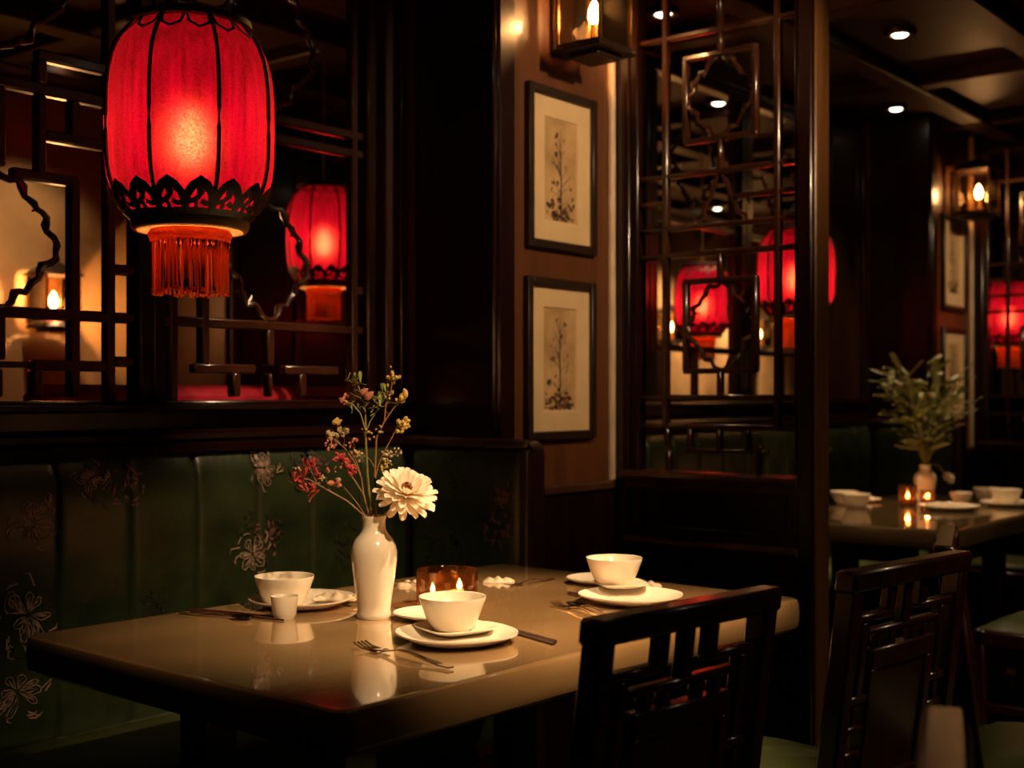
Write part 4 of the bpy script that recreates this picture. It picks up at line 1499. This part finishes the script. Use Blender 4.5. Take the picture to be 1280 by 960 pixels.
# ------------------------------------------------------------------ table of the second booth
G2 = 'crockery on the far table'
put('dinner_plate', PLATE, -1.765, 4.97, ZT, 'white plate with folded cream napkin on the far table', 'plate', G2, TH + .7, s=1.05)
put('dinner_plate', PLATE, -1.640, 5.30, ZT, 'white plate under a bowl at the aisle edge of the far table', 'plate', G2, .3)
put('rice_bowl', BOWL, -1.655, 5.32, ZT + .0045, 'white bowl on a plate at the aisle edge of the far table', 'bowl', G2, s=1.0)
put('rice_bowl', BOWL, -2.080, 4.815, ZT, 'tall white bowl on the far table beside the divider screen post', 'bowl', G2, s=.92)
put('rice_bowl', BOWL, -1.830, 5.30, ZT, 'small white bowl between the bouquet vase and a plate', 'bowl', G2, s=.75)
put('rice_bowl', BOWL, -1.790, 5.50, ZT, 'white bowl behind the small bowl, at the far end of the far table', 'bowl', G2, s=.9)
put('rice_bowl', BOWL, -2.180, 4.93, ZT, 'white bowl half hidden behind the divider screen post', 'bowl', G2, s=.9)
put('side_plate', SIDE, -2.190, 5.14, ZT, 'white side plate on the banquette side of the far table', 'plate', G2)
put_napkin(-1.770, 4.965, ZT + .019, TH, 6, .075, .030, 'folded cream napkin lying on the plate of the far table')
put_napkin(-2.185, 5.13, ZT + .013, TH, 7, .04, .022, 'cream napkin on the side plate of the far table')
tag(MB().lathe(vprof, 48, Matrix.Translation((-1.975, 5.28, ZT)) @ Matrix.Scale(.86, 4) @ Matrix.Diagonal((1.16, 1.16, .88, 1))).build('vase', M['porcelain'], angle=.9),
    'squat greyish vase holding the leafy bouquet', 'vase')
tag(MB().lathe([(.001, 0), (.034, 0), (.037, .01), (.037, .085), (.036, .086), (.035, .084), (.0345, .012), (.001, .010)], 40, Matrix.Translation((-1.955, 5.035, ZT))).build('candle_glass', M['amber'], angle=.9),
    'small amber candle glass in front of the leafy bouquet', 'candle holder')
tealight(-1.955, 5.035, ZT + .0115, 'lit tealight in the small glass in front of the bouquet', 1.2, .5)
tag(MB().lathe([(.001, 0), (.026, 0), (.029, .01), (.029, .06), (.028, .061), (.027, .058), (.0265, .012), (.001, .010)], 40, Matrix.Translation((-1.905, 5.12, ZT))).build('candle_glass', M['amber'], angle=.9),
    'tiny amber candle glass beside the foot of the bouquet vase', 'candle holder')
tealight(-1.905, 5.12, ZT + .0115, 'lit tealight in the tiny glass beside the bouquet vase', 1.0, .4)
bq = thing('leafy_bouquet', 'bushy bouquet of pointed green leaves in the far vase', 'plant', (-1.975, 5.28, ZT + .155), TH)
BL = petal_mesh('leaf', .12, .032, .012, M['dleaf'])
BR = petal_mesh('leaf', .07, .020, .008, M['pink'])
rnd = random.Random(14)
for k in range(26):
    a = rnd.uniform(0, 2 * PI)
    sp = rnd.uniform(.04, .17)
    h = rnd.uniform(.20, .44)
    tip = Vector((sp * math.cos(a), sp * math.sin(a), h))
    st_ = [Vector((0, 0, -.10)), Vector((.006 * math.cos(a), .006 * math.sin(a), .0)), tip * .5 + Vector((0, 0, .04)), tip]
    MB().tube(st_, [.0022, .002, .0018, .001], 5).build('stem', M['stem'], bq)
    for q in range(11):
        t_ = .2 + .8 * q / 10
        p = st_[2].lerp(tip, (t_ - .5) * 2) if t_ > .5 else st_[1].lerp(st_[2], t_ * 2)
        d = Vector((math.cos(a) + rnd.gauss(0, .8), math.sin(a) + rnd.gauss(0, .8), rnd.uniform(-.2, 1.0)))
        aimx(link('leaf', BL if rnd.random() < .9 else BR, bq), p, d, rnd.uniform(.5, 1.0))
w2 = thing('white_flower', 'small white flower drooping beside the leafy bouquet', 'flower', (-1.975, 5.28, ZT + .155), TH)
bloom(w2, Vector((.085, -.03, -.055)), (.3, -.7, .5), .03, [(9, 0, .45, 0), (8, 30, .40, .5), (6, 55, .3, .2)], PM)
MB().tube([(0, 0, -.08), (.004, 0, .01), (.05, -.02, .0), (.085, -.03, -.055)], [.002, .002, .002, .002], 6).build('stem', M['stem'], w2)

# ------------------------------------------------------------------ the room behind the lattice
rs = thing('red_bench', 'red velvet bench backed against the lattice wall in the room behind', 'bench', (-2.80, 2.35, 0))
superbox((-.08, -.62, 0), (.0, .62, 1.185)).build('bench_frame', M['wood'], rs)
superbox((-.17, -.62, .45), (-.075, .62, 1.228), .03).build('backrest', M['red_velvet'], rs)
superbox((-.55, -.62, .28), (-.17, .62, .46), .03).build('seat_cushion', M['red_velvet'], rs)
superbox((-.53, -.60, 0), (-.08, .60, .28)).build('plinth', M['wood'], rs)
cb = thing('added_dark_cabinet', 'made-up tall cabinet giving the darkness in the room behind the lattice', 'cabinet', (-4.85, 4.52, 0))  # invented block that stands in for darkness seen through the lattice
superbox((-.24, -.78, 0), (.20, .78, 2.35)).build('carcass', M['wood'], cb)
for k in range(4):
    y = -.765 + k * .3825
    d = superbox((.20, y + .008, .12), (.222, y + .3745, 2.28)).build('door', M['woodv'], cb)
    superbox((.222, y + .05, .25), (.230, y + .3325, 1.15)).build('door_panel', M['wood'], d)
    superbox((.222, y + .05, 1.25), (.230, y + .3325, 2.18)).build('door_panel', M['wood'], d)
    MB().lathe([(.001, 0), (.008, 0), (.012, .012), (.001, .018)], 12, Matrix.Translation((.222, y + (.35 if k % 2 == 0 else .03), 1.2)) @ Matrix.Rotation(PI / 2, 4, 'Y')).build('knob', M['brass'], d)
sb = thing('sideboard', 'low dark sideboard under the wall lantern in the room behind', 'cabinet', (-4.88, 3.05, 0))
superbox((-.20, -.62, 0), (.20, .62, 1.02)).build('carcass', M['wood'], sb)
superbox((-.21, -.65, 1.02), (.23, .65, 1.06)).build('worktop', M['woodv'], sb)
for k in range(3):
    d = superbox((.20, -.60 + k * .40, .10), (.22, -.22 + k * .40, .95)).build('door', M['woodv'], sb)
    MB().lathe([(.001, 0), (.008, 0), (.012, .012), (.001, .018)], 12, Matrix.Translation((.22, -.26 + k * .40, .6)) @ Matrix.Rotation(PI / 2, 4, 'Y')).build('knob', M['brass'], d)
pot = MB().lathe([(.001, 0), (.05, 0), (.085, .05), (.095, .10), (.075, .135), (.06, .14), (.055, .13), (.001, .12)], 28).mesh('dark_pot', M['pot'], angle=1)
for k, (yy, s) in enumerate(((3.20, .8), (3.45, 1.1))):
    put('dark_pot', pot, -4.83, yy, 1.061, ['smaller dark round pot on the sideboard', 'larger dark round pot on the sideboard'][k], 'pot', 'dark pots on the sideboard', s=s)
